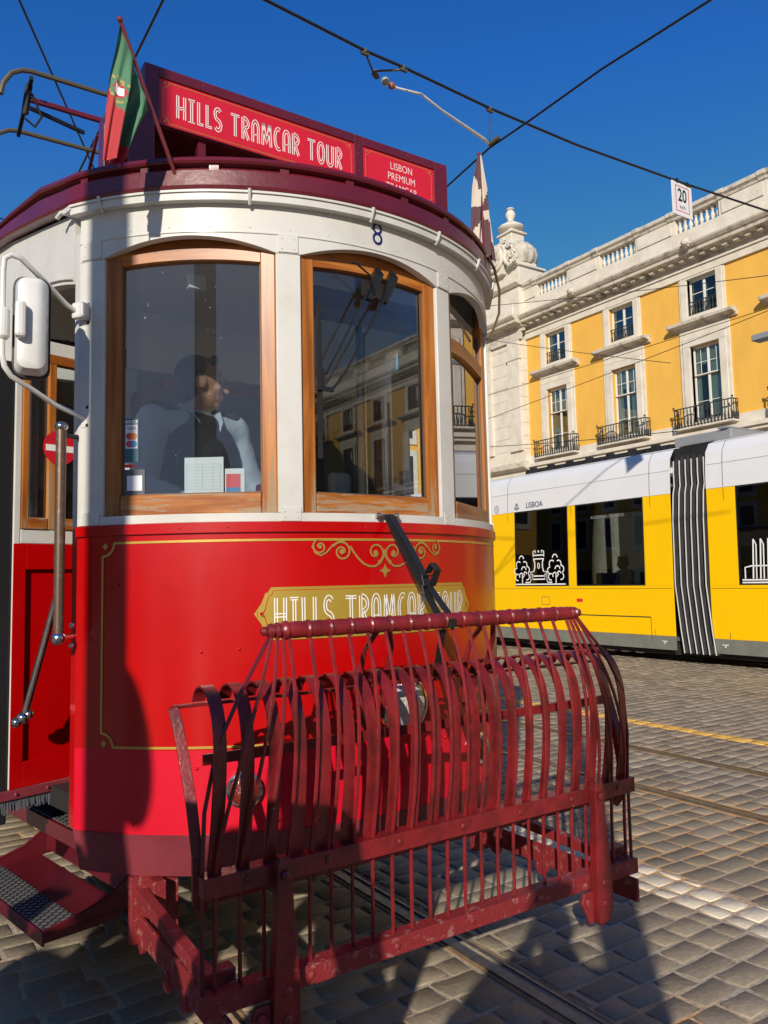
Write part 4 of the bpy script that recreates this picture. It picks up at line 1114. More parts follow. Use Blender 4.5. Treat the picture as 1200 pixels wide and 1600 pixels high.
# ================================================================== PEOPLE
def capsule(mb, p, q, r0, r1, n=14):
    p, q = Vector(p), Vector(q); d = q - p; ln = d.length
    prof = []
    for i in range(6): a = -PI / 2 + PI / 2 * i / 5; prof.append((max(.0005, r0 * math.cos(a)), r0 * math.sin(a)))
    for i in range(6): a = PI / 2 * i / 5; prof.append((max(.0005, r1 * math.cos(a)), ln + r1 * math.sin(a)))
    mb.lathe(prof, p, d, n)
def ell(mb, c, sc, rotz=0, tilt=0):
    b = MB(); b.sph((0, 0, 0), 1, 18, 12); mtx = Matrix.Translation(Vector(c)) @ Matrix.Rotation(rotz, 4, 'Z') @ Matrix.Rotation(tilt, 4, 'X') @ Matrix.Diagonal((sc[0], sc[1], sc[2], 1))
    mb.add([mtx @ Vector(p) for p in b.v], b.f)
def person(label, loc, rotz, J, cloth_, group=None, vox=.011, sc=1.0, lower=True, hairm='hair', category='person', name='person', vest=None, head_turn=0, cloth_names=('jacket', 'trousers')):
    """local frame: faces +y, x to the figure's right; J overrides joints"""
    t = thing(name, label, category, loc, group)
    J = dict(J); j = dict(pelvis=(0, 0, .94), chest=(0, .01, 1.28), neck=(0, 0, 1.47), head=(0, .02, 1.60),
             lsh=(-.185, 0, 1.41), rsh=(.185, 0, 1.41), lel=(-.25, -.02, 1.13), rel=(.25, -.02, 1.13), lwr=(-.26, .08, .88), rwr=(.26, .08, .88),
             lhip=(-.095, 0, .92), rhip=(.095, 0, .92), lkn=(-.11, .02, .50), rkn=(.11, .02, .50), lan=(-.12, -.02, .09), ran=(.12, -.02, .09))
    j.update({k: v for k, v in J.items() if not isinstance(v, bool)}); j = {k: Vector(v) for k, v in j.items()}
    RM = Matrix.Rotation(rotz, 4, 'Z') @ Matrix.Diagonal((sc, sc, sc, 1)); base = Vector(loc)
    def place(mb): mb.v = [tuple(base + (RM @ Vector(p))) for p in mb.v]; return mb
    # body
    b = MB(); capsule(b, j['pelvis'] + V(-.05, 0, 0), j['pelvis'] + V(.05, 0, 0), .115, .115); capsule(b, j['pelvis'], j['chest'], .115, .125)
    ell(b, j['chest'], (.165, .105, .19)); capsule(b, j['chest'] + V(0, 0, .10), j['neck'], .09, .055)
    H_ = j['head']; HM = Matrix.Translation(H_) @ Matrix.Rotation(head_turn, 4, 'Z')
    def hp(x, y, z): return HM @ Vector((x, y, z))
    capsule(b, j['neck'] - V(0, 0, .03), hp(0, -.01, -.03), .056, .052)
    ell(b, hp(0, -.008, .03), (.076, .095, .098), head_turn); ell(b, hp(0, .022, -.035), (.056, .066, .068), head_turn)
    ell(b, hp(0, .052, -.082), (.028, .026, .020), head_turn)                       # chin
    capsule(b, hp(0, .082, .022), hp(0, .106, -.022), .009, .014); ell(b, hp(0, .080, -.052), (.026, .014, .010), head_turn); ell(b, hp(0, .078, .036), (.050, .016, .010), head_turn)
    for s in (-1, 1):
        ell(b, hp(s * .077, -.005, -.002), (.010, .020, .031), head_turn); ell(b, hp(s * .038, .060, -.018), (.022, .022, .018), head_turn)
        S, E, W = (j['rsh'], j['rel'], j['rwr']) if s > 0 else (j['lsh'], j['lel'], j['lwr'])
        capsule(b, j['chest'] + V(s * .08, 0, .12), S, .07, .058); capsule(b, S, E, .052, .041); capsule(b, E, W, .040, .026)
        d = (W - E).normalized(); side_ = d.cross(V(0, 0, 1)); side_ = side_.normalized() if side_.length > .1 else V(s, 0, 0); palm = W + d * .045
        b.beam(W + d * .005, W + d * .085, .076, .026, d.cross(side_)); capsule(b, W, palm, .026, .030)
        curl = d.cross(side_)
        for k, ln in enumerate((.062, .074, .070, .054)):
            o_ = palm + d * .035 + side_ * (.029 - .0195 * k); m1 = o_ + d * ln * .5 - curl * .008; m2 = o_ + d * ln - curl * .028
            capsule(b, o_, m1, .0095, .0088, 8); capsule(b, m1, m2, .0088, .0075, 8)
        o_ = W + d * .015 + side_ * .03 * 1; capsule(b, o_, o_ + side_ * .028 + d * .03, .012, .010, 8); capsule(b, o_ + side_ * .028 + d * .03, o_ + side_ * .034 + d * .06, .010, .0085, 8)
        if lower:
            Hh, K, A = (j['rhip'], j['rkn'], j['ran']) if s > 0 else (j['lhip'], j['lkn'], j['lan'])
            capsule(b, Hh, K, .085, .054); capsule(b, K, A, .052, .036); capsule(b, A, A + V(0, .12, -.045), .034, .028)
    body = place(b).build('body', M['skin'], t, True, angle=180)
    rm_ = body.modifiers.new('remesh', 'REMESH'); rm_.mode = 'VOXEL'; rm_.voxel_size = min(vox, .007); rm_.use_smooth_shade = True
    sm = body.modifiers.new('smooth', 'CORRECTIVE_SMOOTH') if False else body.modifiers.new('smooth', 'SMOOTH'); sm.iterations = 3
    def skinned(b, nm, mt):
        o = place(b).build(nm, mt, t, True, angle=180)
        r = o.modifiers.new('remesh', 'REMESH'); r.mode = 'VOXEL'; r.voxel_size = vox; r.use_smooth_shade = True
        s_ = o.modifiers.new('smooth', 'SMOOTH'); s_.iterations = 4
        tx = bpy.data.textures.get('folds') or bpy.data.textures.new('folds', 'CLOUDS'); tx.noise_scale = .09
        dm = o.modifiers.new('folds', 'DISPLACE'); dm.texture = tx; dm.strength = .018; dm.mid_level = .5
        return o
    # top garment
    b = MB(); capsule(b, j['pelvis'] + V(-.055, 0, .03), j['pelvis'] + V(.055, 0, .03), .135, .135); capsule(b, j['pelvis'] + V(0, 0, .05), j['chest'], .135, .145)
    ell(b, j['chest'] + V(0, 0, .0), (.185, .125, .20)); capsule(b, j['chest'] + V(0, 0, .1), j['neck'] - V(0, 0, .02), .10, .066)
    for s in (-1, 1):
        S, E, W = (j['rsh'], j['rel'], j['rwr']) if s > 0 else (j['lsh'], j['lel'], j['lwr'])
        capsule(b, j['chest'] + V(s * .08, 0, .11), S, .085, .075); capsule(b, S, E, .070, .056)
        if 'short' not in J: capsule(b, E, W - (W - E) * .06, .054, .038)
    skinned(b, cloth_names[0], M[cloth_[0]])
    if vest:
        b = MB(); capsule(b, j['pelvis'] + V(-.055, 0, .03), j['pelvis'] + V(.055, 0, .03), .142, .142); capsule(b, j['pelvis'] + V(0, 0, .05), j['chest'], .142, .152)
        ell(b, j['chest'] + V(0, 0, .0), (.200, .140, .200))
        for s in (-1, 1): capsule(b, j['chest'] + V(s * .07, -.01, .10), j['lsh' if s < 0 else 'rsh'] + V(-s * .02, -.01, .012), .090, .078)
        skinned(b, 'vest', M[vest])
        b = MB()
        for s in (-1, 1):
            pts = [j['neck'] + V(s * .068, -.02, .015), j['neck'] + V(s * .066, .045, -.005), j['neck'] + V(s * .045, .092, -.055), j['neck'] + V(s * .012, .120, -.125)]
            b.ribbon(pts, [V(s * .02, 0, .045), V(s * .028, .015, .03), V(s * .035, .01, .02), V(s * .02, 0, .01)], .004)
        place(b).build('collar', M['shirt'], t, True)
    if lower:
        b = MB(); capsule(b, j['pelvis'] + V(-.05, 0, 0), j['pelvis'] + V(.05, 0, 0), .125, .125)
        for s in (-1, 1):
            Hh, K, A = (j['rhip'], j['rkn'], j['ran']) if s > 0 else (j['lhip'], j['lkn'], j['lan']); capsule(b, Hh, K, .098, .068); capsule(b, K, A, .066, .058)
        skinned(b, cloth_names[1], M[cloth_[1]])
        b = MB()
        if 'long' in J:
            c_ = MB(); capsule(c_, j['pelvis'] + V(-.06, 0, 0), j['pelvis'] + V(.06, 0, 0), .16, .16); capsule(c_, j['pelvis'] + V(-.08, 0, -.02), V(-.14, 0, .42), .13, .13); capsule(c_, j['pelvis'] + V(.08, 0, -.02), V(.14, 0, .42), .13, .13); capsule(c_, j['pelvis'], V(0, 0, .42), .15, .16); skinned(c_, 'shadow_skirt', M[cloth_[0]])  # wide skirt added round the legs to fill out the cast shadow
        for A in (j['lan'], j['ran']): capsule(b, A + V(0, -.02, -.035), A + V(0, .15, -.045), .045, .040); 
        o = place(b).build('shoes', M['shoe'], t, True)
    # hair
    b = MB(); ell(b, hp(0, -.024, .042), (.079, .089, .088), head_turn); ell(b, hp(0, -.050, -.005), (.074, .060, .075), head_turn); 
    capsule(b, hp(-.05, .045, .098), hp(.05, .045, .098), .022, .022)
    for s in (-1, 1): capsule(b, hp(s * .073, -.012, .045), hp(s * .074, -.004, .018), .012, .008)
    if hairm == 'hair_blond': ell(b, hp(0, -.06, .10), (.04, .04, .04), head_turn)
    o = place(b).build('hair', M[hairm], t, True, angle=180); r = o.modifiers.new('remesh', 'REMESH'); r.mode = 'VOXEL'; r.voxel_size = .006; r.use_smooth_shade = True
    # eyes
    b = MB()
    for s in (-1, 1): ell(b, hp(s * .031, .070, .012), (.012, .010, .008), head_turn)
    place(b).build('eyes', M['blackgloss'], t, True)
    return t

# tram driver, standing inside behind the left window, head turned to the tram's far side
person('man in pale blue shirt and navy vest standing behind the left cab window', (1.075, 3.02, .735), R(180 + 14),
       dict(pelvis=(0, -.02, .90), chest=(0, .0, 1.20), neck=(-.01, .0, 1.39), head=(-.015, .025, 1.505), lsh=(-.19, 0, 1.33), rsh=(.19, 0, 1.33), lel=(-.27, .04, 1.07), rel=(.26, .03, 1.06), lwr=(-.22, .25, .98), rwr=(.16, .25, .97)),
       ('shirt', 'trousers'), sc=.975, vox=.009, vest='vest', head_turn=R(62), cloth_names=('shirt', 'trousers'))

# people standing behind the photographer's position, casting the shadows on the fender and the setts
def at_sun(along, perp): return (along * .695 + perp * .719, along * .719 - perp * .695, 0)
lookr = -R(40)
person('photographer in a grey coat holding a phone up with both hands', at_sun(-.42, .03), lookr, dict(long=True, lel=(-.30, .14, 1.22), rel=(.30, .14, 1.22), lwr=(-.13, .26, 1.36), rwr=(.10, .26, 1.36)), ('coatgrey', 'denim'), sc=1.0, vox=.014, cloth_names=('coat', 'jeans'))
person('tall man in a blue jacket standing nearest the tram front', at_sun(.25, -.74), lookr + R(8), dict(long=True, lel=(-.31, .0, 1.14), lwr=(-.20, .12, .98)), ('coatblue', 'denim'), sc=1.05, vox=.014, cloth_names=('jacket', 'jeans'))
person('person in grey coat and dark trousers waiting beside the tram step', at_sun(-.10, -1.46), lookr + R(20), dict(long=True, lel=(-.34, .02, 1.14), rel=(.34, .02, 1.16), lwr=(-.20, .16, 1.08), rwr=(.20, .16, 1.06)), ('coatgrey', 'trousers'), sc=.93, vox=.014, cloth_names=('coat', 'trousers'))

person('unseen woman in a blue jacket added to widen the shadow by the tram step', at_sun(-.35, -1.74), lookr + R(-15), dict(long=True, lel=(-.30, .03, 1.14), lwr=(-.20, .18, 1.0)), ('coatblue', 'trousers'), sc=.92, vox=.014, cloth_names=('jacket', 'trousers'))  # extra unseen figure, added to broaden the shadow near the step
person('unseen man in a grey coat added to cast the shadow far left of the tram front', at_sun(-.2, -2.55), lookr, dict(long=True), ('coatgrey', 'denim'), sc=.98, vox=.014, cloth_names=('coat', 'jeans'))  # unseen figure added to throw shadow over the far left setts

# lamp posts behind the viewpoint
def post(label, x, y, r, h, arm=True, sign=None):
    t = thing('lamp_post', label, 'lamp post', (x, y, 0), None)
    b = MB(); b.lathe([(r * 1.6, 0), (r * 1.6, .06), (r * 1.15, .10), (r, .35), (r, h * .6), (r * .9, h), (r * .3, h + .05)], (x, y, 0), n=20); b.build('pole', M['galv'], t, True)
    b = MB(); b.bb(x - .3, x + .3, y - .08, y + .08, h + .0501, h + .14); b.build('lamp_head', M['lampgrey'], t, False, .02)
    return t
pa = at_sun(-.74, -1.338)
t = post('grey lamp post with a round traffic sign beside the tram stop', pa[0], pa[1], .078, 6.2)
b = MB(); nrm = Vector((.92, -.39, 0)); b.lathe([(.235, -.003), (.235, .003)], V(pa[0], pa[1], 2.20) + nrm * .085, nrm, 40); b.build('sign_face', M['alu'], t)
pb = at_sun(-1.3, .295)
post('grey lamp post standing behind the photographer', pb[0], pb[1], .092, 4.2)

# papers and card holder behind the left pane
t = thing('notice_sheet', 'white printed timetable sheet propped in the left cab window', 'notice', tuple(W1(.06, 1.69, -.06)))
b = MB(); lb1(b, -.035, .095, 1.690, 1.815, -.052, -.050); b.build('sheet', M['paper'], t)
b = MB()
for k in range(9): lb1(b, -.028, .085, 1.792 - k * .0105, 1.7925 - k * .0105, -.0498, -.0496)
for u in (-.028, .025, .06, .085): lb1(b, u, u + .0007, 1.705, 1.793, -.0497, -.0495)
b.build('print', M['paperline'], t)
t = thing('card_holder', 'clear card holder with a red and blue card in the left cab window', 'card holder', tuple(W1(.13, 1.69, -.06)))
b = MB(); lb1(b, .100, .165, 1.69, 1.775, -.056, -.050, 0); lb1(b, .104, .152, 1.712, 1.757, -.0498, -.0494, 1); lb1(b, .104, .152, 1.694, 1.7118, -.0498, -.0494, 2)
b.build('holder', [M['paper'], M['redprint'], M['blueprint']], t)

# ================================================================== GROUND
def ground_mat():
    m = bpy.data.materials.new('sandy_joint'); m.use_nodes = True; n, l = m.node_tree.nodes, m.node_tree.links; b = n["Principled BSDF"]
    tc = n.new("ShaderNodeTexCoord"); nz = n.new("ShaderNodeTexNoise"); nz.inputs['Scale'].default_value = .55; nz.inputs['Detail'].default_value = 4; l.new(tc.outputs['Object'], nz.inputs[0])
    cr = n.new("ShaderNodeValToRGB"); cr.color_ramp.elements[0].color = (.38, .325, .24, 1); cr.color_ramp.elements[0].position = .44; cr.color_ramp.elements[1].color = (.56, .32, .14, 1); cr.color_ramp.elements[1].position = .56
    l.new(nz.outputs[0], cr.inputs[0])
    n2 = n.new("ShaderNodeTexNoise"); n2.inputs['Scale'].default_value = 45; n2.inputs['Detail'].default_value = 9; l.new(tc.outputs['Object'], n2.inputs[0])
    mx = n.new("ShaderNodeMix"); mx.data_type = 'RGBA'; mx.blend_type = 'MULTIPLY'; mx.inputs[0].default_value = .6; l.new(cr.outputs[0], mx.inputs[6]); l.new(n2.outputs[0], mx.inputs[7])
    sc = n.new("ShaderNodeHueSaturation"); sc.inputs['Value'].default_value = 1.65; l.new(mx.outputs[2], sc.inputs['Color']); l.new(sc.outputs[0], b.inputs['Base Color'])
    b.inputs['Roughness'].default_value = .9; bp = n.new("ShaderNodeBump"); bp.inputs['Strength'].default_value = .6; bp.inputs['Distance'].default_value = .01; l.new(n2.outputs[0], bp.inputs['Height']); l.new(bp.outputs[0], b.inputs['Normal'])
    return m
def stone_mat(name, warm=0.):
    m = bpy.data.materials.new(name); m.use_nodes = True; n, l = m.node_tree.nodes, m.node_tree.links; b = n["Principled BSDF"]
    at = n.new("ShaderNodeAttribute"); at.attribute_name = 'tone'; tc = n.new("ShaderNodeTexCoord")
    nz = n.new("ShaderNodeTexNoise"); nz.inputs['Scale'].default_value = 42; nz.inputs['Detail'].default_value = 9; nz.inputs['Roughness'].default_value = .7; l.new(tc.outputs['Object'], nz.inputs[0])
    ad = n.new("ShaderNodeMath"); ad.operation = 'MULTIPLY_ADD'; ad.inputs[1].default_value = .75; l.new(nz.outputs[0], ad.inputs[0])
    s_ = n.new("ShaderNodeSeparateColor"); l.new(at.outputs['Color'], s_.inputs[0]); 
    h_ = n.new("ShaderNodeMath"); h_.operation = 'MULTIPLY'; h_.inputs[1].default_value = .5; l.new(s_.outputs[0], h_.inputs[0]); l.new(h_.outputs[0], ad.inputs[2])
    cr = n.new("ShaderNodeValToRGB"); e = cr.color_ramp.elements
    if warm: e[0].color = (.56, .49, .36, 1); e[1].color = (.84, .74, .56, 1)
    else: e[0].color = (.14, .118, .086, 1); e[1].color = (.37, .305, .215, 1)
    e[0].position = .2; e[1].position = .9; l.new(ad.outputs[0], cr.inputs[0])
    n4 = n.new("ShaderNodeTexNoise"); n4.inputs['Scale'].default_value = 5.5; n4.inputs['Detail'].default_value = 7; n4.inputs['Roughness'].default_value = .75; l.new(tc.outputs['Object'], n4.inputs[0])
    m4 = n.new("ShaderNodeMapRange"); m4.inputs[1].default_value = .50; m4.inputs[2].default_value = .72; m4.inputs[4].default_value = .62; l.new(n4.outputs[0], m4.inputs[0])
    mx = n.new("ShaderNodeMix"); mx.data_type = 'RGBA'; mx.inputs[7].default_value = (.27, .215, .145, 1); l.new(m4.outputs[0], mx.inputs[0]); l.new(cr.outputs[0], mx.inputs[6]); l.new(mx.outputs[2], b.inputs['Base Color'])
    mr = n.new("ShaderNodeMapRange"); mr.inputs[3].default_value = .48; mr.inputs[4].default_value = .8; b.inputs['Specular IOR Level'].default_value = .3; l.new(nz.outputs[0], mr.inputs[0]); l.new(mr.outputs[0], b.inputs['Roughness'])
    bp = n.new("ShaderNodeBump"); bp.inputs['Strength'].default_value = .75; bp.inputs['Distance'].default_value = .008; l.new(nz.outputs[0], bp.inputs['Height']); l.new(bp.outputs[0], b.inputs['Normal'])
    return m
SM, SW = stone_mat('granite_sett'), stone_mat('pale_limestone_sett', 1)
YL = mat('yellow_road_paint', (.80, .46, .07), .7, col2=(.50, .36, .16), nscale=22, ndetail=8, thresh=(.5, .7), bump=.3, bscale=50)
gj = ground_mat()
b = MB(); b.add([(-300, -300, -.0045), (300, -300, -.0045), (300, 300, -.0045), (-300, 300, -.0045)], [(0, 1, 2, 3)])
structure(b.build('ground', gj))
RAILS = [.975, 1.905, 4.245, 5.165, 11.15, 12.07]
def blocked(x0, x1):
    for r_ in RAILS:
        if x1 > r_ - .055 and x0 < r_ + .075: return True
    return False
rnd = random.Random(11)
SV, SF, ST, SMI = [], [], [], []
def sett(x0, x1, y0, y1, mi, near):
    g = rnd.uniform(.0055, .011)
    x0 += g; x1 -= g; y0 += g; y1 -= g
    if x1 - x0 < .02 or y1 - y0 < .02: return
    h = rnd.uniform(-.0015, .002); tx, ty = rnd.uniform(-.008, .008), rnd.uniform(-.012, .012); tone = rnd.random()
    cx, cy = (x0 + x1) / 2, (y0 + y1) / 2; ja = rnd.uniform(-.035, .035)
    ring_ = []
    seg = [(x0, y0), (cx, y0), (x1, y0), (x1, cy), (x1, y1), (cx, y1), (x0, y1), (x0, cy)]
    for i, (x, y) in enumerate(seg):
        dx, dy = x - cx, y - cy; k = .985 if i % 2 == 0 else 1.0
        dx *= k; dy *= k; dx += rnd.uniform(-.004, .004); dy += rnd.uniform(-.004, .004)
        ring_.append((dx - dy * ja, dy + dx * ja))
    b0 = len(SV)
    for sc_, z in ((1.0, -.012), (.985, -.002), (.95, -.0004)):
        for dx, dy in ring_: SV.append((cx + dx * sc_, cy + dy * sc_, z + h + (tx * dx + ty * dy if z > -.01 else 0)))
    SV.append((cx, cy, .0004 + h))
    ST.extend([tone] * 25)
    for r_ in range(2):
        for k in range(8): SF.append((b0 + r_ * 8 + k, b0 + r_ * 8 + (k + 1) % 8, b0 + (r_ + 1) * 8 + (k + 1) % 8, b0 + (r_ + 1) * 8 + k)); SMI.append(mi)
    for k in range(8): SF.append((b0 + 16 + k, b0 + 16 + (k + 1) % 8, b0 + 24)); SMI.append(mi)
def field(xa, xb, ya, yb, rowh, lmin, lmax, mi=0, fn_mi=None):
    y = ya
    while y < yb:
        rh = rowh * rnd.uniform(.86, 1.14); x = xa + rnd.uniform(-lmax, 0)
        while x < xb:
            ln = rnd.uniform(lmin, lmax); x0, x1 = max(xa, x), min(xb, x + ln)
            if x1 > x0 and not blocked(x0 + .01, x1 - .01):
                near = True; sett(x0, x1, y, y + rh, fn_mi(x0, x1) if fn_mi else mi, near)
            x += ln
        y += rh
strips = [(-1.6, RAILS[0] - .06), (RAILS[0] + .08, RAILS[1] - .06), (RAILS[1] + .08, 2.90), (3.16, RAILS[2] - .06), (RAILS[2] + .08, RAILS[3] - .06), (RAILS[3] + .08, 6.00), (6.17, 11.08)]
for xa, xb in strips[:5]: field(xa, xb, -2.5, 8.2, .118, .13, .25)
for xa, xb in strips[5:]: field(xa, xb, -2.5, 13.5, .12, .15, .23)
field(2.90, 3.16, -2.5, 8.2, .12, .125, .135, 1)
field(6.00, 6.17, -2.5, 13.5, .16, .08, .09, 2)
for i, (x, y, z) in enumerate(SV):
    q = noise.noise_vector(Vector((x * 1.3, y * 1.3, 0))); q2 = noise.noise_vector(Vector((x * 9, y * 9, 5)))
    SV[i] = (x + q.x * .010 + q2.x * .003, y + q.y * .022 + q2.y * .004, z + .0012 * q2.z)
me = bpy.data.meshes.new('cobblestones'); me.from_pydata(SV, [], SF)
for q in (SM, SW, YL): me.materials.append(q)
me.polygons.foreach_set('material_index', SMI); me.polygons.foreach_set('use_smooth', [True] * len(SF))
ca = me.color_attributes.new('tone', 'FLOAT_COLOR', 'POINT'); ca.data.foreach_set('color', [c for t_ in ST for c in (t_, t_, t_, 1)])
o = bpy.data.objects.new('cobblestones', me); scene.collection.objects.link(o); structure(o)
# distant paving: brick texture sheet beyond the modelled setts
def far_mat():
    m = bpy.data.materials.new('far_setts'); m.use_nodes = True; n, l = m.node_tree.nodes, m.node_tree.links; b = n["Principled BSDF"]
    tc = n.new("ShaderNodeTexCoord"); br = n.new("ShaderNodeTexBrick"); br.inputs['Scale'].default_value = 1; br.inputs['Brick Width'].default_value = .2; br.inputs['Row Height'].default_value = .12
    br.inputs['Mortar Size'].default_value = .007; br.inputs['Color1'].default_value = (.24, .205, .155, 1); br.inputs['Color2'].default_value = (.15, .13, .10, 1); br.inputs['Mortar'].default_value = (.40, .33, .24, 1)
    l.new(tc.outputs['Object'], br.inputs[0]); l.new(br.outputs[0], b.inputs['Base Color']); b.inputs['Roughness'].default_value = .7
    return m
fm = far_mat(); b = MB()
for x0, x1, y0, y1 in ((-40, -1.6, -40, 60), (-1.6, 11.08, 13.5, 60), (12.15, 31, -40, 60), (-1.6, 3.2, 8.2, 13.5), (3.2, 5.1, 8.2, 13.5), (-1.6, 12, -40, -2.5), (11.22, 12.0, -40, 60)):
    b.add([(x0, y0, -.002), (x1, y0, -.002), (x1, y1, -.002), (x0, y1, -.002)], [(0, 1, 2, 3)])
b2 = MB(); b2.v, b2.f, b2.mi = b.v, b.f, b.mi
structure(b2.build('paving', fm))
RS = mat('rail_steel', (.21, .19, .165), .36, metal=.75, col2=(.10, .075, .05), nscale=14); RG = mat('rail_groove_black', (.022, .018, .014), .9); RD = mat('rail_side_fill', (.42, .26, .12), .9, col2=(.16, .12, .08), nscale=14, bump=.4)  # groove floor has a near-black colour
for r_ in RAILS:
    b = MB(); y0, y1 = -30, 60
    b.bb(r_ - .052, r_ - .0305, y0, y1, -.03, -.001, 2); b.bb(r_ - .030, r_ + .012, y0, y1, -.03, .003, 0); b.bb(r_ + .0125, r_ + .040, y0, y1, -.05, -.026 + .014, 1); b.bb(r_ + .0405, r_ + .054, y0, y1, -.03, .001, 0); b.bb(r_ + .0545, r_ + .072, y0, y1, -.03, -.001, 2)
    structure(b.build('rail', [RS, RG, RD], None, False, 0))

# ================================================================== THE YELLOW TRAM
XT = 10.4
yt = thing('modern_tram', 'long yellow and white articulated modern tram passing behind the red tram', 'tram', (XT + 1.2, 7, 0))
prof = [(0, .20), (.0, .41), (0, 1.2), (.035, 2.64), (.05, 3.0), (.075, 3.2), (.17, 3.34), (.30, 3.385)]
def yx(z):
    for (a, z0), (c, z1) in zip(prof[:-1], prof[1:]):
        if z0 <= z <= z1: return XT + a + (c - a) * (z - z0) / (z1 - z0)
    return XT
def ypanel(mb, y0, y1, z0, z1, off=0., th=.02, mi=None, zs=None):
    zs = zs or [z0, z1]; vs = []
    for z in zs:
        for x in (yx(z) - off, yx(z) + th):
            vs += [(x, y0, z), (x, y1, z)]
    fs = [(0, 1, 3, 2)]; k = len(zs)
    for i in range(k - 1):
        a = i * 4; b_ = a + 4
        fs += [(a, a + 1, b_ + 1, b_), (a + 2, b_ + 2, b_ + 3, a + 3), (a, b_, b_ + 2, a + 2), (a + 1, a + 3, b_ + 3, b_ + 1)]
    e = (k - 1) * 4; fs.append((e, e + 2, e + 3, e + 1)); mb.add(vs, fs, mi)
# (y from, y to, windows[(y0,y1)], panel joints)
SECT = [(7.66, 16.5, [(8.18, 9.65), (9.83, 11.22), (12.4, 13.9), (14.1, 15.6)], [8.04, 11.40, 9.74]), (-4.5, 7.02, [(4.75, 6.555), (2.75, 4.55), (.2, 1.9), (-1.9, 0)], [6.74, 4.65])]
for y0, y1, wins, joints in SECT:
    sc_ = thing_part = None
    b = MB(); ypanel(b, y0, y1, .412, 1.1995)
    zc = sorted(wins); yy = y0
    for a, c in zc:
        ypanel(b, yy, a, 1.20, 2.639); yy = c
    ypanel(b, yy, y1, 1.20, 2.639)
    body = b.build('body_section', M['yellow'], yt, False, .004)
    b = MB(); ypanel(b, y0, y1, .20, .411, .001); b.build('skirt', M['ygrey'], body)
    b = MB(); ypanel(b, y0, y1, 2.6405, 3.385, .006, .02, None, [2.6405, 3.003]); ypanel(b, y0, y1, 3.009, 3.385, .006, .02, None, [3.009, 3.1, 3.2, 3.27, 3.34, 3.385])
    b.bb(XT + .30, XT + 2.1, y0, y1, 3.37, 3.39); b.build('roof_panel', M['ywhite'], body, True, angle=25)
    b = MB(); 
    for jy in joints:
        ypanel(b, jy - .004, jy + .004, .42, 2.63, .0015, .005)
    ypanel(b, y0 + .02, y1 - .02, 1.150, 1.156, .0015, .005)
    ypanel(b, y0, y1, 3.0035, 3.0085, .002, .006)
    for jy in joints[:2]: ypanel(b, jy - .004, jy + .004, 2.65, 3.36, .0075, .005, None, [2.65, 3.0, 3.2, 3.34, 3.36])
    b.build('panel_gap', M['dark'], body)
    for a, c in wins:
        b = MB(); ypanel(b, a, c, 1.2005, 2.639, -.004, .008); w = b.build('window', M['tint'], body)
        b = MB(); ypanel(b, a, a + .022, 1.2005, 2.639, -.002, .004); ypanel(b, c - .022, c, 1.2005, 2.639, -.002, .004); ypanel(b, a + .022, c - .022, 1.2005, 1.222, -.002, .004); ypanel(b, a + .022, c - .022, 2.617, 2.639, -.002, .004)
        b.build('window_seal', M['black'], w)
    # far side, floor, ceiling, ends
    b = MB(); b.bb(XT + 2.36, XT + 2.4, y0, y1, .2, 1.2); b.bb(XT + 2.34, XT + 2.38, y0, y1, 2.64, 3.3)
    yy = y0
    for k in range(int((y1 - y0) / 1.6) + 1): b.bb(XT + 2.35, XT + 2.39, min(y1 - .12, y0 + k * 1.6), min(y1, y0 + k * 1.6 + .12), 1.2, 2.64)
    b.bb(XT + .05, XT + 2.36, y0, y1, .34, .40); b.bb(XT + .06, XT + 2.34, y0, y1, 2.75, 2.8)
    b.build('inner_lining', M['grey_seat'], body)
    b = MB(); b.bb(XT + 2.36, XT + 2.37, y0, y1, 1.2, 2.64); b.build('far_glazing', M['ygreenglass'], body)
    b = MB()
    for k in range(int((y1 - y0) / .95)):
        y = y0 + .4 + k * .95
        for x in (XT + .25, XT + .75, XT + 1.6):
            b.bb(x, x + .42, y, y + .42, .78, .86); b.bb(x, x + .42, y + .36, y + .43, .86, 1.42)
    b.build('seat', M['black'], body, False, .03)
    b = MB()
    for k in range(int((y1 - y0) / 1.9)): b.tube([V(XT + .75, y0 + .9 + k * 1.9, .4), V(XT + .75, y0 + .9 + k * 1.9, 2.75)], .018, 8)
    b.build('grab_pole', M['alu'], body, True)
# service flap, markings
b = MB(); ypanel(b, 8.11, 10.45, .688, .706, .002, .004); ypanel(b, 8.10, 8.108, .30, .70, .002, .004); b.build('flap_line', M['black'], yt)
b = MB(); ypanel(b, 10.32, 10.52, .86, .868, .002, .003); ypanel(b, 10.32, 10.52, 1.0, 1.008, .002, .003); ypanel(b, 10.32, 10.328, .868, 1.0, .002, .003); ypanel(b, 10.512, 10.52, .868, 1.0, .002, .003)
b.build('flap_outline', M['winbrown'], yt)
b = MB(); ypanel(b, 9.52, 9.66, .92, .98, .006, .004); b.build('marker_light', M['redprint'], yt, False, .01)
fy = lambda y, z, o=.0035: V(yx(z) - .006 - o, y, z)
b = MB(); put_text(b, 'LISBOA', .15, lambda x, z: fy(10.66 - x, 2.70 + z + .04), sx=.92, bold=.002)
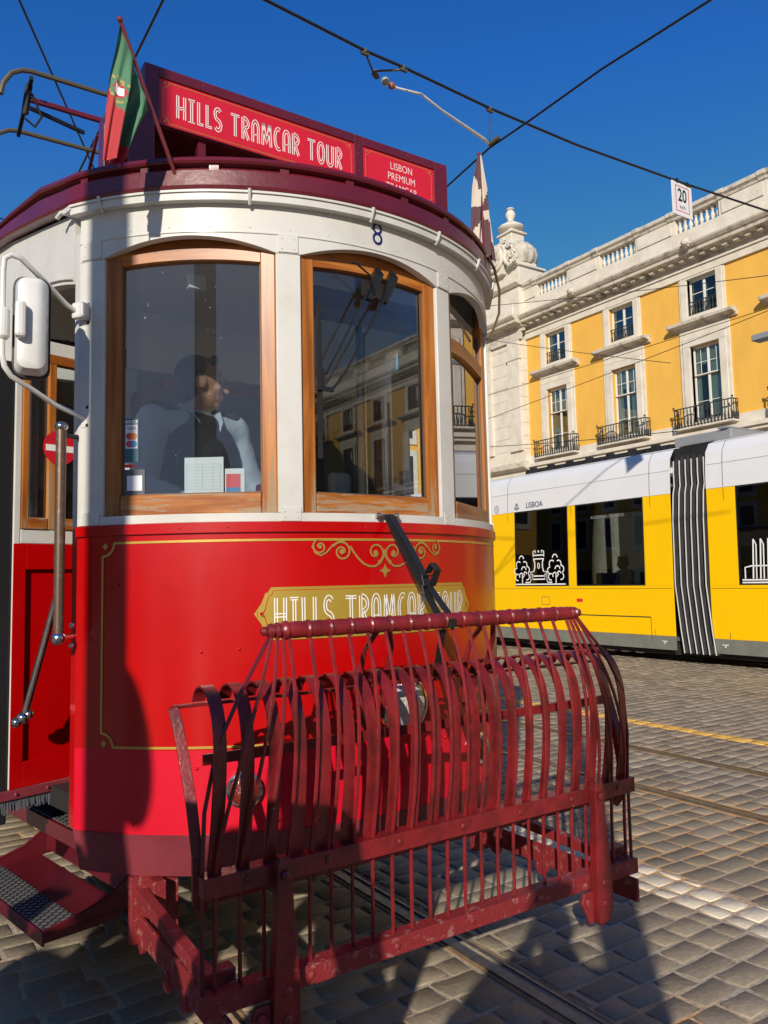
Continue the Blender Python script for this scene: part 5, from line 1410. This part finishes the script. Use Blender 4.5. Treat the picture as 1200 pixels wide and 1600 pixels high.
# little ship mark
for pts in ([(0, -.06), (-.07, -.02)], [(0, -.06), (.07, -.02)], [(-.07, -.02), (.07, -.02)], [(0, -.02), (0, .08)], [(0, .07), (-.05, .0)], [(0, .07), (.05, .0)]):
    stroke(b, pts, .014, lambda x, z: fy(11.14 - x, 2.735 + z))
stroke(b, arc(0, 0, .06, .07, 0, 360, 20), .012, lambda x, z: fy(11.72 - x, 2.735 + z), closed=True); stroke(b, arc(0, 0, .022, .032, 0, 360, 12), .010, lambda x, z: fy(11.72 - x, 2.735 + z), closed=True)
put_text(b, 'S', .15, lambda x, z: fy(11.90 - x, 2.74 + z)); b.build('lettering', M['navy'], yt)
b = MB()
for y in (7.86, 6.82, 11.3): stroke(b, [(-.05, .03), (.05, .03)], .012, lambda x, z: V(XT - .004, y - x, .30 + z)); stroke(b, [(0, .03), (0, -.01)], .02, lambda x, z: V(XT - .004, y - x, .30 + z))
b.build('jack_mark', M['letter'], yt)
# white line drawing on the first window: two trees and a little tower
def fw_(y0): return lambda x, z: V(yx(1.25 + z) - .0015, y0 - x, 1.25 + z)
def drawing(y_left, scale_tower=1.0):
    b = MB(); f = fw_(y_left); w = .022
    ypanel(b, y_left - 1.33, y_left - .03, 1.225, 1.248, .0015, .002)
    for x0 in (.22, 1.10):
        stroke(b, [(x0, 0), (x0, .20)], w, f); stroke(b, sub([(x0, .10), (x0 + .07, .17)], 2), w * .8, f)
        for cx, cz, r, a0, a1 in ((-.13, .12, .06, 60, 290), (-.15, .24, .06, 80, 270), (-.10, .36, .065, 40, 220), (-.02, .47, .06, 0, 180), (.07, .36, .06, -30, 130), (.13, .26, .065, -70, 100), (.13, .13, .06, -110, 60), (.04, .26, .06, 0, 180), (-.03, .15, .05, 30, 220), (.08, .18, .04, 0, 200)):
            stroke(b, arc(x0 + cx, cz, r, r, a0, a1, 10), w, f)
    c = .66
    stroke(b, [(.30, .02), (.43, .02), (.45, .06), (.45, .20), (.50, .17), (.50, .08), (.82, .08), (.82, .17), (.87, .20), (.87, .06), (.89, .02), (1.0, .02)], w, f)
    stroke(b, [(.52, .14), (.80, .14)], w, f)
    for s in (-1, 1):
        stroke(b, [(c + s * .13, .22), (c + s * .10, .30), (c + s * .10, .40), (c + s * .13, .45)], w * 1.2, f); stroke(b, [(c + s * .14, .50), (c + s * .14, .60), (c + s * .08, .62), (c + s * .08, .57)], w, f)
        stroke(b, [(c + s * .21, .06), (c + s * .21, .22), (c + s * .15, .22)], w, f)
    stroke(b, [(c - .14, .46), (c + .14, .46)], w, f); stroke(b, [(c - .14, .53), (c + .14, .53)], w, f); stroke(b, [(c, .58), (c, .62)], w * 1.5, f)
    stroke(b, arc(c, .33, .025, .05, 0, 360, 14), w * .8, f, closed=True)
    return b
drawing(11.24).build('window_drawing', M['letter'], yt)
b = MB(); f = fw_(6.55)
ypanel(b, 4.8, 6.50, 1.225, 1.245, .0015, .002); ypanel(b, 4.8, 6.50, 1.262, 1.282, .0015, .002)
for k in range(9):
    x = .22 + k * .11; stroke(b, [(x, .04), (x + .02, .60)], .022, f); stroke(b, [(x + .02, .60), (x + .06, .52), (x + .05, .04)], .018, f)
stroke(b, [(.10, .04), (.10, .20), (.2, .22), (1.3, .22)], .02, f); b.build('window_drawing', M['letter'], yt)
b = MB(); put_text(b, 'ACADEMIA DO MEGA', .075, lambda x, z: V(yx(2.38 + z) - .0015, 8.92 - x, 2.38 + z)); b.build('window_print', M['lampgrey'], yt)
# bellows
b = MB(); vs = []; zs = [.17, .5, 1.2, 2.2, 2.62, 2.75, 2.95, 3.15, 3.32]; y0, y1 = 7.02, 7.66; NB = 6
def bulge(z): return (-.01 if z < 2.5 else (.02 if z < 2.7 else .06)) + (.06 if z > 3.2 else 0)
def lean(z): return -.10 * max(0, (1.2 - z)) ** 1.3 + .02 * max(0, z - 2.6) / .6
cols = []
for k in range(NB * 2 + 1):
    y = y0 + (y1 - y0) * k / (NB * 2); d = 0 if k % 2 else .07
    cols.append([(yx(min(z, 3.38)) + bulge(z) + d, y + lean(z), z) for z in zs])
vs = [p for c in cols for p in c]; nz_ = len(zs)
fs = [(i * nz_ + k, (i + 1) * nz_ + k, (i + 1) * nz_ + k + 1, i * nz_ + k + 1) for i in range(NB * 2) for k in range(nz_ - 1)]
b.add(vs, fs); b.bb(XT + .2, XT + 2.3, y0, y1, .3, 3.36); bel = b.build('bellows', M['bellow'], yt)
for k in range(NB):
    b = MB(); y = y0 + (y1 - y0) * (2 * k + 1) / (NB * 2)
    b.tube([V(yx(min(z, 3.38)) + bulge(z) - .008, y + lean(z), z) for z in zs[:-1]], .009, 6); b.build('piping', M['rubberline'], bel, True)
# roof gear
b = MB(); b.bb(XT + .35, XT + 1.9, 6.75, 7.75, 3.40, 3.56); b.bb(XT + .30, XT + 1.95, 6.78, 6.95, 3.56, 3.60); b.build('roof_unit', M['lampgrey'], yt, False, .03)
b = MB(); b.bb(XT + .45, XT + 1.9, 7.9, 11.3, 3.395, 3.50); 
for k in range(7): b.bb(XT + .40, XT + .47, 8.1 + k * .48, 8.25 + k * .48, 3.40, 3.53)
b.build('roof_duct', M['bellow'], yt, False, .01)
b = MB(); b.bb(XT + .5, XT + 1.8, 2.0, 6.2, 3.395, 3.46); b.build('roof_duct', M['lampgrey'], yt, False, .01)
b = MB(); b.bb(XT + .12, XT + 2.25, -4.3, 16.3, .12, .33); b.build('underbody', M['dark'], yt)
for y in (9.3, 10.5, 3.2, 4.6):
    b = MB(); b.lathe([(.28, -.05), (.28, .05), (.15, .06), (.02, .07)], (XT + .45, y, .28), (-1, 0, 0), 28); b.build('wheel', M['dark'], yt, True)
b = MB()
for y in (8.4, 8.7, 9.0, 9.8, 10.1, 10.9): b.bb(XT + .14, XT + .22, y, y + .16, .10, .19)
b.build('bogie_frame', M['alu'], yt, False, .01)
def simple_passenger(label, y, dx, hair, top):
    person(label, (XT + .45, y, .42), R(12), dict(pelvis=(0, 0, .52), chest=(0, .02, .84), neck=(0, .01, 1.04), head=(0, .05, 1.16), lsh=(-.17, 0, .98), rsh=(.17, 0, .98), lel=(-.22, .06, .74), rel=(.22, .06, .74), lwr=(-.12, .26, .72), rwr=(.12, .26, .72),
        lhip=(-.09, 0, .5), rhip=(.09, 0, .5), lkn=(-.11, .40, .48), rkn=(.11, .40, .48), lan=(-.11, .40, .1), ran=(.11, .40, .1)), top, vox=.010, hairm=hair, cloth_names=('blouse', 'trousers'))
simple_passenger('fair haired woman in a pale blouse seated at the wide window of the yellow tram', 8.93, 0, 'hair_blond', ('shirt', 'denim'))

# ================================================================== THE YELLOW ARCADED BUILDING
S_ = 31 / 24
XB = 31.0
def Bp(out, y, z): return V(XB - out * S_, y * S_, H + (z - H) * S_)
pal = thing('palace_building', 'long ochre building with pale stone window surrounds, iron balconies and a roof balustrade', 'building', (XB, 10, 0))
def Bb(mb, o0, o1, y0, y1, z0, z1, mi=None):
    a, c = Bp(o0, y0, z0), Bp(o1, y1, z1); mb.bb(a.x, c.x, a.y, c.y, a.z, c.z, mi)
YC = [22.85 - 3.5 * k for k in range(0, 19)]
Y_END = 24.6; Y_NEAR = YC[-1] - 1.75
# rendered wall with real openings
b = MB(); W2_ = .575
edges = [Y_END] + [v for c in YC for v in (c + W2_, c - W2_)] + [Y_NEAR]
for i in range(0, len(edges), 2): Bb(b, -.35, 0, edges[i + 1], edges[i], 6.55, 11.86)
for c in YC: Bb(b, -.35, 0, c - W2_, c + W2_, 9.34, 10.45)
b.build('wall', M['wallyel'], pal)
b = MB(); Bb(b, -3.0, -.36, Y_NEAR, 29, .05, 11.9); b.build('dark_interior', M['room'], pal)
# arcade
b = MB()
for c in YC:
    Bb(b, -.4, .12, c + .95, c + 2.55, 0, 5.0)
    n = 10; vs = []
    for i in range(n + 1):
        a = PI * i / n; y = c - .95 * math.cos(a); z = 3.6 + .95 * math.sin(a)
        vs += [Bp(.10, y, z), Bp(.10, y, 5.4), Bp(-.4, y, z), Bp(-.4, y, 5.4)]
    b.add(vs, [q for i in range(n) for q in ((i * 4, i * 4 + 4, i * 4 + 5, i * 4 + 1), (i * 4, i * 4 + 2, i * 4 + 6, i * 4 + 4))])
Bb(b, -.4, .06, Y_NEAR, Y_END, 5.0, 6.25)
b.build('arcade', M['stone'], pal)
b = MB(); Bb(b, -.1, .10, Y_NEAR, Y_END, 6.25, 6.62); Bb(b, 0, .34, Y_NEAR, Y_END, 6.10, 6.2495); Bb(b, 0, .24, Y_NEAR, Y_END, 5.98, 6.0995)
b.build('string_course', M['stone'], pal, False, .02)
# entablature, cornice, parapet
b = MB(); Bb(b, -.1, .10, Y_NEAR, Y_END + .4, 11.86, 12.12); Bb(b, -.1, .16, Y_NEAR, Y_END + .4, 12.1205, 12.20); b.build('architrave', M['stone'], pal, False, .015)
b = MB()
prof_c = [(.10, 12.20), (.10, 12.36), (.20, 12.38), (.24, 12.46), (.58, 12.50), (.60, 12.62), (.66, 12.64), (.74, 12.72), (.76, 12.78), (.50, 12.86), (.05, 12.90), (.05, 12.20)]
def run_prof(mb, pr, ya, yb, mi=None):
    P0 = [Bp(o, ya, z) for o, z in pr]; P1 = [Bp(o, yb, z) for o, z in pr]; mb.hexa(P0, P1, mi)
run_prof(b, prof_c, Y_NEAR, Y_END + .3); b.build('cornice', M['stone_dirty'], pal)
b = MB()
y = Y_NEAR + .2
while y < Y_END: Bb(b, .12, .42, y, y + .17, 12.36, 12.485); y += .42
structure(b.build('dentil_row', M['stone_dirty'], pal), 'stuff')
b = MB()
Bb(b, -.25, .12, Y_NEAR, Y_END + .3, 12.88, 13.56)
segs = []
for i, c in enumerate(YC):
    hi = YC[i - 1] - .87 if i else Y_END + .3
    Bb(b, -.25, .10, c + .87, hi, 13.5605, 14.12)
    Bb(b, .1005, .13, c + 1.05, hi - .18, 13.0, 13.40); Bb(b, .1205, .145, c + 1.0, hi - .12, 13.60, 14.08)
Bb(b, -.25, .10, Y_NEAR, YC[-1] - .87, 13.5605, 14.12)
b.build('parapet', M['stone'], pal, False, .02)
b = MB(); run_prof(b, [(-.30, 14.12), (.13, 14.12), (.16, 14.20), (.25, 14.26), (.26, 14.36), (.2, 14.42), (-.3, 14.42)], Y_NEAR, Y_END + .3)
for c in YC:
    for s in (-1, 1): run_prof(b, [(-.30, 14.125), (.16, 14.125), (.19, 14.205), (.28, 14.265), (.29, 14.365), (.23, 14.43), (-.3, 14.43)], c + s * 1.0 - .13, c + s * 1.0 + .13)
b.build('coping', M['stone_dirty'], pal)
# one balustrade, copied along the roof
b = MB()
for k in range(8):
    y = YC[0] - .87 + 1.74 * (k + .5) / 8; o_ = Bp(-.06, y, 13.57); h_ = .55 * S_
    b.lathe([(r_ * S_, z_ * h_) for r_, z_ in ((.075, 0), (.075, .08), (.04, .12), (.075, .30), (.080, .38), (.04, .62), (.035, .72), (.055, .76), (.04, .82), (.07, .90), (.07, 1.0))], o_, n=10)
bal0 = b.build('balustrade', M['stone'], pal, True)
# window bay elements built once at YC[0], then copied
def casement(nm, c, z0, z1, transom):
    b = MB(); w = W2_; fo = -.16
    Bb(b, fo - .03, fo + .03, c - w, c - w + .07, z0, z1); Bb(b, fo - .03, fo + .03, c + w - .07, c + w, z0, z1); Bb(b, fo - .03, fo + .03, c - .045, c + .045, z0, z1)
    Bb(b, fo - .029, fo + .029, c - w + .07, c + w - .07, z1 - .08, z1); Bb(b, fo - .029, fo + .029, c - w + .07, c + w - .07, z0, z0 + .10)
    zs_ = [z0, z1]
    if transom:
        Bb(b, fo - .028, fo + .028, c - w + .07, c + w - .07, 8.30, 8.345); 
        for z in (7.35, 8.75): Bb(b, fo - .015, fo + .015, c - w + .07, c + w - .07, z, z + .025)
        for s in (-1, 1): Bb(b, fo - .014, fo + .014, c + s * .30 - .010, c + s * .30 + .010, 8.35, 9.3)
    else: 
        Bb(b, fo - .015, fo + .015, c - w + .07, c + w - .07, 11.25, 11.28)
    f = b.build('window', M['winwhite'], pal, False, .01)
    g = MB(); Bb(g, fo - .004, fo + .004, c - w + .05, c + w - .05, z0 + .05, z1 - .04); g.build('pane', M['bglass'], f)
    if transom:
        g = MB(); Bb(g, fo - .02, fo + .045, c - w, c + w, 8.26, 8.30); Bb(g, fo + .03, fo + .045, c - w, c - w + .03, z0, 8.26); g.build('transom', M['winbrown'], f)
    g = MB()
    if transom:
        for s in (-1, 1): Bb(g, fo - .07, fo - .06, c + s * .36 - .17, c + s * .36 + .17, z0, 9.2)
        Bb(g, fo - .10, fo - .09, c - .5, c + .2, 8.5, 9.25)
    else: Bb(g, fo - .12, fo - .10, c + .3, c + .5, z0, z1)
    g.build('curtain', M['curtain'], f)
    return f
c0 = YC[0]
def surround():
    b = MB(); c = c0
    for s in (-1, 1):   # lower jambs, two steps
        a = W2_; Bb(b, -.30, .10, c + s * a, c + s * (a + .27), 6.62, 9.34); Bb(b, .0, .06, c + s * (a + .2705), c + s * (a + .40), 6.62, 9.62)
        Bb(b, -.30, .08, c + s * a, c + s * (a + .25), 10.26, 11.86); Bb(b, 0, .05, c + s * (a + .2505), c + s * (a + .33), 10.26, 11.859)
    Bb(b, -.30, .10, c - W2_ - .27, c + W2_ + .27, 9.3405, 9.60); Bb(b, .0, .05, c - W2_ - .40, c + W2_ + .40, 9.6205, 9.98)
    Bb(b, -.3, .08, c - W2_ - .001, c + W2_ + .001, 11.78, 11.859); Bb(b, -.3, .09, c - W2_ - .001, c + W2_ + .001, 10.26, 10.45)
    return b.build('stone_surround', M['stone'], pal, False, .02)
su = surround()
b = MB(); P0 = [(.0, 9.98), (.10, 9.99), (.14, 10.06), (.36, 10.12), (.38, 10.22), (.30, 10.255), (0, 10.26)]
run_prof(b, P0, c0 - 1.29, c0 + 1.29); ledge = b.build('ledge', M['stone_dirty'], pal, False, .01)
w_lo = casement('l', c0, 6.63, 9.34, True); w_up = casement('u', c0, 10.45, 11.78, False)
# balcony: slab, rail, balusters (one part each bay)
b = MB(); c = c0
Bb(b, .1005, .44, c - 1.16, c + 1.16, 6.37, 6.43)
bs = b.build('balcony', M['stone'], pal, False, .015)
b = MB()
for a0, a1, y0_, y1_ in ((.38, .42, c - 1.1145, c + 1.1145), (.10, .42, c - 1.15, c - 1.115), (.10, .42, c + 1.115, c + 1.15)): Bb(b, a0, a1, y0_, y1_, 7.11, 7.145); Bb(b, a0, a1, y0_, y1_, 6.47, 6.495)
def balus(mb, o_, y, z0, z1, k_=1.0):
    p = Bp(o_, y, z0); h_ = (z1 - z0) * S_
    mb.lathe([(r_ * S_ * k_, z_ * h_) for r_, z_ in ((.014, 0), (.026, .10), (.034, .22), (.030, .34), (.014, .46), (.012, .70), (.022, .80), (.016, .90), (.014, 1.0))], p, n=6)
for k in range(18): balus(b, .40, c - 1.10 + 2.20 * k / 17, 6.43, 7.12)
for k in range(3):
    for s in (-1, 1): balus(b, .10 + k * .12, c + s * 1.13, 6.43, 7.12)
for s in (-1, 1): b.sph(Bp(.40, c + s * 1.13, 7.20), .05, 8, 6)
b.build('railing', M['iron'], bs, True)
b = MB(); Bb(b, -.02, .02, c - W2_, c + W2_, 10.93, 10.955); Bb(b, -.02, .02, c - W2_, c + W2_, 10.47, 10.49)
for k in range(9): balus(b, 0, c - W2_ + .06 + (2 * W2_ - .12) * k / 8, 10.46, 10.94)
rl = b.build('window_rail', M['iron'], w_up, True)
rv = random.Random(5)
for i, cc in enumerate(YC[1:], 1):
    d = (0, (cc - c0) * S_, 0)
    for src in (su, ledge, w_lo, w_up, bs, bal0):
        cp = copy_tree(src, pal, d)
        for ch in cp.children:
            if ch.name.startswith('curtain'): ch.location = Vector(ch.location) + V(0, rv.uniform(-.45, .45), rv.uniform(-.5, .3)); ch.scale = (1, 1, 1)
# lion heads on the cornice
for cc in (YC[0] - 1.9 + .2, YC[1] - 1.9 - 1.6, YC[3]):
    b = MB(); p = Bp(.80, cc, 12.80); b.sph(p, .16 * S_, 12, 8, sc=(1.1, 1, .85)); b.sph(p + V(-.14, 0, -.05), .09, 10, 6)
    for k in range(9): a = 2 * PI * k / 9; b.sph(p + V(.04, .19 * math.cos(a), .17 * math.sin(a)), .065, 8, 5)
    b.build('lion_spout', M['stone_dirty'], pal, True)

# corner pavilion of the same building in pale stone
b = MB(); RW = .58; y0p, y1p = Y_END, 29.2
z = 0.; k = 0
while z < 11.7:
    zz = min(z + RW, 11.85); Bb(b, -.35, .30, y0p, y1p, z + .012, zz); k += 1; z += RW
Bb(b, -.34, .28, y0p + .02, y1p - .02, 0, 11.84); 
Bb(b, .30, .42, y0p + .10, y0p + .85, 6.9, 11.85); Bb(b, .30, .46, y0p + .05, y0p + .9, 11.0, 11.3)
Bb(b, .30, .42, y0p + 2.0, y0p + 2.9, 6.9, 11.85)
pv = b.build('corner_pavilion', M['stone'], pal, False, .012)
b = MB()
run_prof(b, [(o + .30, z) for o, z in prof_c[:-2]] + [(.3, 12.9), (.3, 12.2)], y0p - .25, y1p); Bb(b, .28, .42, y0p - .05, y1p, 11.86, 12.19)
run_prof(b, [(.28, 6.0), (.60, 6.12), (.62, 6.30), (.28, 6.34)], y0p - .15, y1p)
b.build('cornice', M['stone_dirty'], pv)
b = MB(); Bb(b, -.3, .45, y0p - .1, y1p, 12.88, 13.72); Bb(b, -.3, .38, y0p - .02, y1p, 13.7205, 14.30)
run_prof(b, [(-.3, 14.30), (.50, 14.30), (.62, 14.40), (.62, 14.50), (-.3, 14.56)], y0p - .15, y1p)
Bb(b, .4505, .5, y0p + .3, y0p + 2.2, 13.0, 13.6)
b.build('attic', M['stone'], pv, False, .02)
b = MB(); Bb(b, .305, .32, y0p + 1.15, y0p + 1.75, 5.2, 5.55)
for k in range(4): Bb(b, .32, .34, y0p + 1.17, y0p + 1.73, 5.24 + k * .08, 5.28 + k * .08)
b.build('wall_vent', M['stone_dirty'], pv)
# turret ornament
yc_, zo = 25.75, 14.5
b = MB(); Bb(b, -1.2, .30, yc_ - 1.15, yc_ + 1.25, zo, zo + .75); Bb(b, -1.3, .38, yc_ - 1.25, yc_ + 1.35, zo + .7501, zo + .86)
Bb(b, -1.0, .2, yc_ - .95, yc_ + 1.05, zo + .8601, zo + 1.15); tp = b.build('turret_plinth', M['stone'], pv, False, .03)
ct = Bp(-.40, yc_, zo + 1.12)
b = MB()
for s in (-1, 1):
    for (dy, dz, rr_) in ((1.05, 1.25, .20), (1.22, .95, .15), (.82, 1.75, .16), (.5, 2.02, .13)):
        b.tube([Bp(.62, yc_ + s * (dy + rr_ * (1 - k / 22) * math.cos(k * .55)), zo + dz + rr_ * (1 - k / 22) * math.sin(k * .55)) for k in range(18)], .055 * S_, 6)
b.build('scroll_carving', M['stone'], tp, True)
b = MB(); b.lathe([(r_ * S_, z_ * S_) for r_, z_ in ((.98, 0), (1.0, .05), (1.08, .18), (1.14, .42), (1.08, .72), (.88, .98), (.60, 1.12), (.52, 1.16))], ct, n=80, mod=lambda a: 1 + .055 * abs(math.sin(a * 8)))
b.build('ribbed_dome', M['stone_dirty'], tp, True, angle=50)
b = MB(); c = Bp(.62, yc_ + .10, zo + 1.35)
for rr_, tr in ((.50, .10), (.28, .075)):
    b.tube([c + V(0, math.cos(2 * PI * k / 24) * rr_ * S_, math.sin(2 * PI * k / 24) * rr_ * S_) for k in range(24)], tr * S_, 8, closed=True)
for s in (-1, 1):
    b.tube([c + V(.05, s * a * S_, z_ * S_) for a, z_ in ((.45, .55), (.62, .40), (.70, .15), (.62, -.10), (.72, -.35), (.95, -.55), (1.10, -.50), (1.05, -.35))], .09 * S_, 8)
Bb(b, -.1, .56, yc_ - .35, yc_ + .55, zo + .6, zo + 2.0)
b.build('oculus_cartouche', M['stone'], tp, True)
b = MB(); b.lathe([(.08, -.30), (.26 * S_, -.28), (.26 * S_, .02)], c + V(.08, 0, 0), (-1, 0, 0), 20); b.build('oculus_recess', M['room'], tp)
b = MB(); zt_ = zo + 2.26
b.sph(Bp(-.4, yc_, zt_ + .78), .62 * S_, 16, 10, sc=(1, 1, .36))
for o0, w_, za, zb_ in ((.42, .42, -.05, .42), (.52, .52, .42, .52), (.40, .40, .52, .62), (.36, .36, .95, 1.02)):
    Bb(b, -.4 - o0, -.4 + o0 * .9, yc_ - w_, yc_ + w_, zt_ + za + .001, zt_ + zb_)
b.build('pedestal', M['stone'], tp, True, .04)
b = MB(); b.lathe([(r_ * S_ * .82, z_ * S_ * .62) for r_, z_ in ((.40, 0), (.30, .12), (.16, .22), (.16, .32), (.28, .62), (.29, .78), (.20, 1.0), (.14, 1.08), (.22, 1.14), (.22, 1.22), (.10, 1.28), (.02, 1.30))], Bp(-.4, yc_, zt_ + 1.0), n=20)
b.build('urn_finial', M['stone'], tp, True)

# ================================================================== OVERHEAD LINE
def ray(px, py): return fw * F_PX + r2 * (px - 600) - u2 * (py - 800)
def at_z(px, py, z): d = ray(px, py); return d * ((z - H) / d.z) + V(0, 0, H)
def at_x(px, py, x): d = ray(px, py); return d * (x / d.x) + V(0, 0, H)
def wire_poly(label, pts, r_):
    pts = [Vector(p) for p in pts]; pts = [pts[0] + (pts[0] - pts[1]) * 2] + pts + [pts[-1] + (pts[-1] - pts[-2]) * 3]
    b = MB(); b.tube(pts, r_, 6); return tag(b.build('overhead_wire', M['wirem'], None, True), label, 'wire', 'overhead tram wires')
def wire(label, p, q, r_, grow=.35, sag=0.0, name='overhead_wire'):
    p, q = Vector(p), Vector(q); d = q - p; a = p - d * grow; c = q + d * grow
    b = MB(); pts = [a.lerp(c, k / 8) - V(0, 0, sag * 4 * (k / 8) * (1 - k / 8)) for k in range(9)]
    b.tube(pts, r_, 6); o = b.build(name, M['wirem'], None, True); return tag(o, label, 'wire', 'overhead tram wires')
ZW = 5.6
wire_poly('thick black wire running over the tram to the 20 sign', [at_z(*q, ZW) for q in ((415, 0), (570, 79), (630, 105), (765, 169), (900, 226), (1064, 285), (1200, 330))], .0125)
wire_poly('black contact wire from the top right corner down behind the cream flag', [at_z(*q, ZW - .03) for q in ((1110, 0), (940, 108), (828, 188), (765, 231), (700, 290))], .0105)
wire('thin black wire crossing the top left corner behind the pantograph', at_z(30, 0, ZW), at_z(152, 275, ZW), .0085, .8)
wire('black wire rising to the right behind the green flag', at_z(255, 0, ZW - .02), at_z(113, 290, ZW - .02), .0095, .9)
wire('short bit of wire at the left edge behind the roof', at_z(-20, 335, ZW), at_z(30, 350, ZW), .008, .1)
for lab, a, c, xx in (('thin wire passing level with the top windows of the ochre building', (760, 478), (1200, 430), 20), ('thin wire sloping up across the middle ledges of the ochre building', (760, 655), (1200, 485), 20),
                      ('thin wire sloping just below the middle ledges of the ochre building', (760, 618), (1200, 481), 21), ('thin slack wire in front of the stone corner pavilion', (760, 530), (1030, 565), 22), ('lowest thin wire across the balconies', (760, 698), (1040, 675), 19)):
    wire(lab, at_x(*a, xx), at_x(*c, xx), .011, .05, .05)
t = thing('pull_off_arm', 'white curved pull-off arm with insulators hung under the thick wire', 'wire fitting', tuple(at_z(570, 80, ZW)), 'overhead line fittings')
p1_, p2_, p3_ = at_z(570, 80, ZW), at_z(630, 106, ZW), at_z(765, 170, ZW)
q1, q2, q3 = at_z(583, 113, ZW - .06), at_z(602, 127, ZW - .06), at_z(612, 134, ZW - .06)
b = MB(); b.tube([q3, at_z(622, 138, ZW - .06), at_z(658, 147, ZW - .06), at_z(690, 172, ZW - .06), at_z(757, 218, ZW - .04), at_z(764, 226, ZW - .03)], [.012, .010, .010, .010, .016, .012], 8); b.build('arm', M['mirrorwhite'], t, True)
b = MB(); b.tube([p1_, q1, at_z(590, 120, ZW - .06)], .008, 6); b.tube([q1 + V(0, 0, .01), at_z(632, 109, ZW - .02)], .010, 6)
for p in (p1_, p2_, p3_): b.sph(p, .024, 10, 6); b.beam(p + V(-.035, 0, -.015), p + V(.035, 0, -.015), .022, .03)
b.beam(q1, at_z(590, 121, ZW - .06), .035, .03); b.build('clamp', M['clampm'], t)
b = MB(); b.tube([p3_, at_z(766, 200, ZW - .05), at_z(765, 224, ZW - .04)], .004, 6); b.build('dropper', M['lampgrey'], t)
b = MB(); b.sph(q2, .036, 14, 10); b.build('insulator', M['ceram'], t, True)
b = MB(); b.sph(q3, .030, 14, 10); b.build('insulator', M['ceramr'], t, True)
b = MB(); b.beam(at_z(764, 226, ZW - .03), at_z(780, 214, ZW - .02), .03, .03); b.build('wire_grip', M['clampm'], t)
t = thing('speed_sign', 'small white sign reading 20 hanging from the thick wire', 'sign', tuple(at_z(1064, 285, ZW)), 'overhead line fittings')
c = at_z(1064, 300, ZW - .12); c = V(c.x, c.y, ZW - .21)
c = at_z(1064, 286, ZW); ysn = c.y; cx_ = c.x; zt2 = ZW + .01
b = MB(); b.bb(cx_ - .17, cx_ + .17, ysn - .006, ysn + .006, zt2 - .39, zt2); b.build('plate', M['ywhite'], t, False, .003)
b = MB(); f = lambda x, z: V(cx_ + x, ysn - .0075, zt2 - .20 + z)
stroke(b, [(-.11, -.14), (.11, -.14), (.11, .14), (-.11, .14)], .013, f, closed=True); b.build('border', M['signred'], t)
b = MB(); put_text(b, '20', .20, lambda x, z: f(x, z + .035), sx=.75, bold=.004); put_text(b, 'km/h', .07, lambda x, z: f(x, z - .09), sx=.75); b.build('lettering', M['blackgloss'], t)
b = MB()
for s in (-1, 1): b.lathe([(.022, -.02), (.022, .02)], (cx_ + s * .09, ysn, zt2 - .005), (0, 1, 0), 12)
b.build('clip', M['wirem'], t)
# street lamp whose head enters the frame at the right edge
p = at_x(1190, 527, 12.4)
t = thing('street_lamp', 'flat grey street lamp head on an arm at the right edge of the picture', 'street lamp', (p.x, p.y - 3.2, 0))
b = MB(); b.bb(p.x - .12, p.x + .12, p.y - .35, p.y + .12, p.z - .06, p.z + .05); b.build('lamp_head', M['lampgrey'], t, False, .02)
b = MB(); b.beam(V(p.x, p.y - .3, p.z), V(p.x, p.y - 3.2, p.z + .15), .07, .07); b.build('arm', M['lampgrey'], t)
b = MB(); b.lathe([(.12, 0), (.10, .5), (.07, p.z + .3), (.02, p.z + .35)], (p.x, p.y - 3.2, 0), n=16); b.build('pole', M['lampgrey'], t, True)

# ================================================================== rest of the square, seen only in reflections
def back_block(label, x0, x1, y0, y1, h, face):
    t = thing('square_building', label, 'building', ((x0 + x1) / 2, (y0 + y1) / 2, 0))
    b = MB(); b.bb(x0, x1, y0, y1, 0, h); b.build('wall', M['wallyel'], t)
    b = MB(); b.bb(x0 - .5, x1 + .5, y0 - .5, y1 + .5, h, h + 1.2); b.build('cornice', M['stone'], t)
    b = MB(); g = MB()
    if face == 'y+':
        x = x0 + 2
        while x < x1 - 2:
            for z0, z1 in ((8, 11.5), (13, 15)):
                b.bb(x - 1.2, x + 1.2, y1, y1 + .12, z0 - .5, z1 + .5); g.bb(x - .75, x + .75, y1 + .1205, y1 + .14, z0, z1)
            g.bb(x - 1.4, x + 1.4, y1 + .0005, y1 + .02, 0, 5.2); x += 4.6
    if face == 'y-':
        x = x0 + 2
        while x < x1 - 2:
            for z0, z1 in ((8, 11.5), (13, 15)):
                b.bb(x - 1.2, x + 1.2, y0 - .12, y0, z0 - .5, z1 + .5); g.bb(x - .75, x + .75, y0 - .14, y0 - .1205, z0, z1)
            g.bb(x - 1.4, x + 1.4, y0 - .02, y0 - .0005, 0, 5.2); x += 4.6
    if face == 'x+':
        y = y0 + 2
        while y < y1 - 2:
            for z0, z1 in ((8, 11.5), (13, 15)):
                b.bb(x1, x1 + .12, y - 1.2, y + 1.2, z0 - .5, z1 + .5); g.bb(x1 + .1205, x1 + .14, y - .75, y + .75, z0, z1)
            g.bb(x1 + .0005, x1 + .02, y - 1.4, y + 1.4, 0, 5.2); y += 4.6
    b.build('stone_surround', M['stone'], t); g.build('window', M['room'], t)
back_block('ochre building closing the square behind the viewpoint', -12, 30.5, -72, -60, 17, 'y+')
back_block('ochre building at the far north end of the square', -30, 43, 52, 62, 17, 'y-')
back_block('ochre building along the far west side of the square', -66, -56, -10, 90, 17, 'x+')
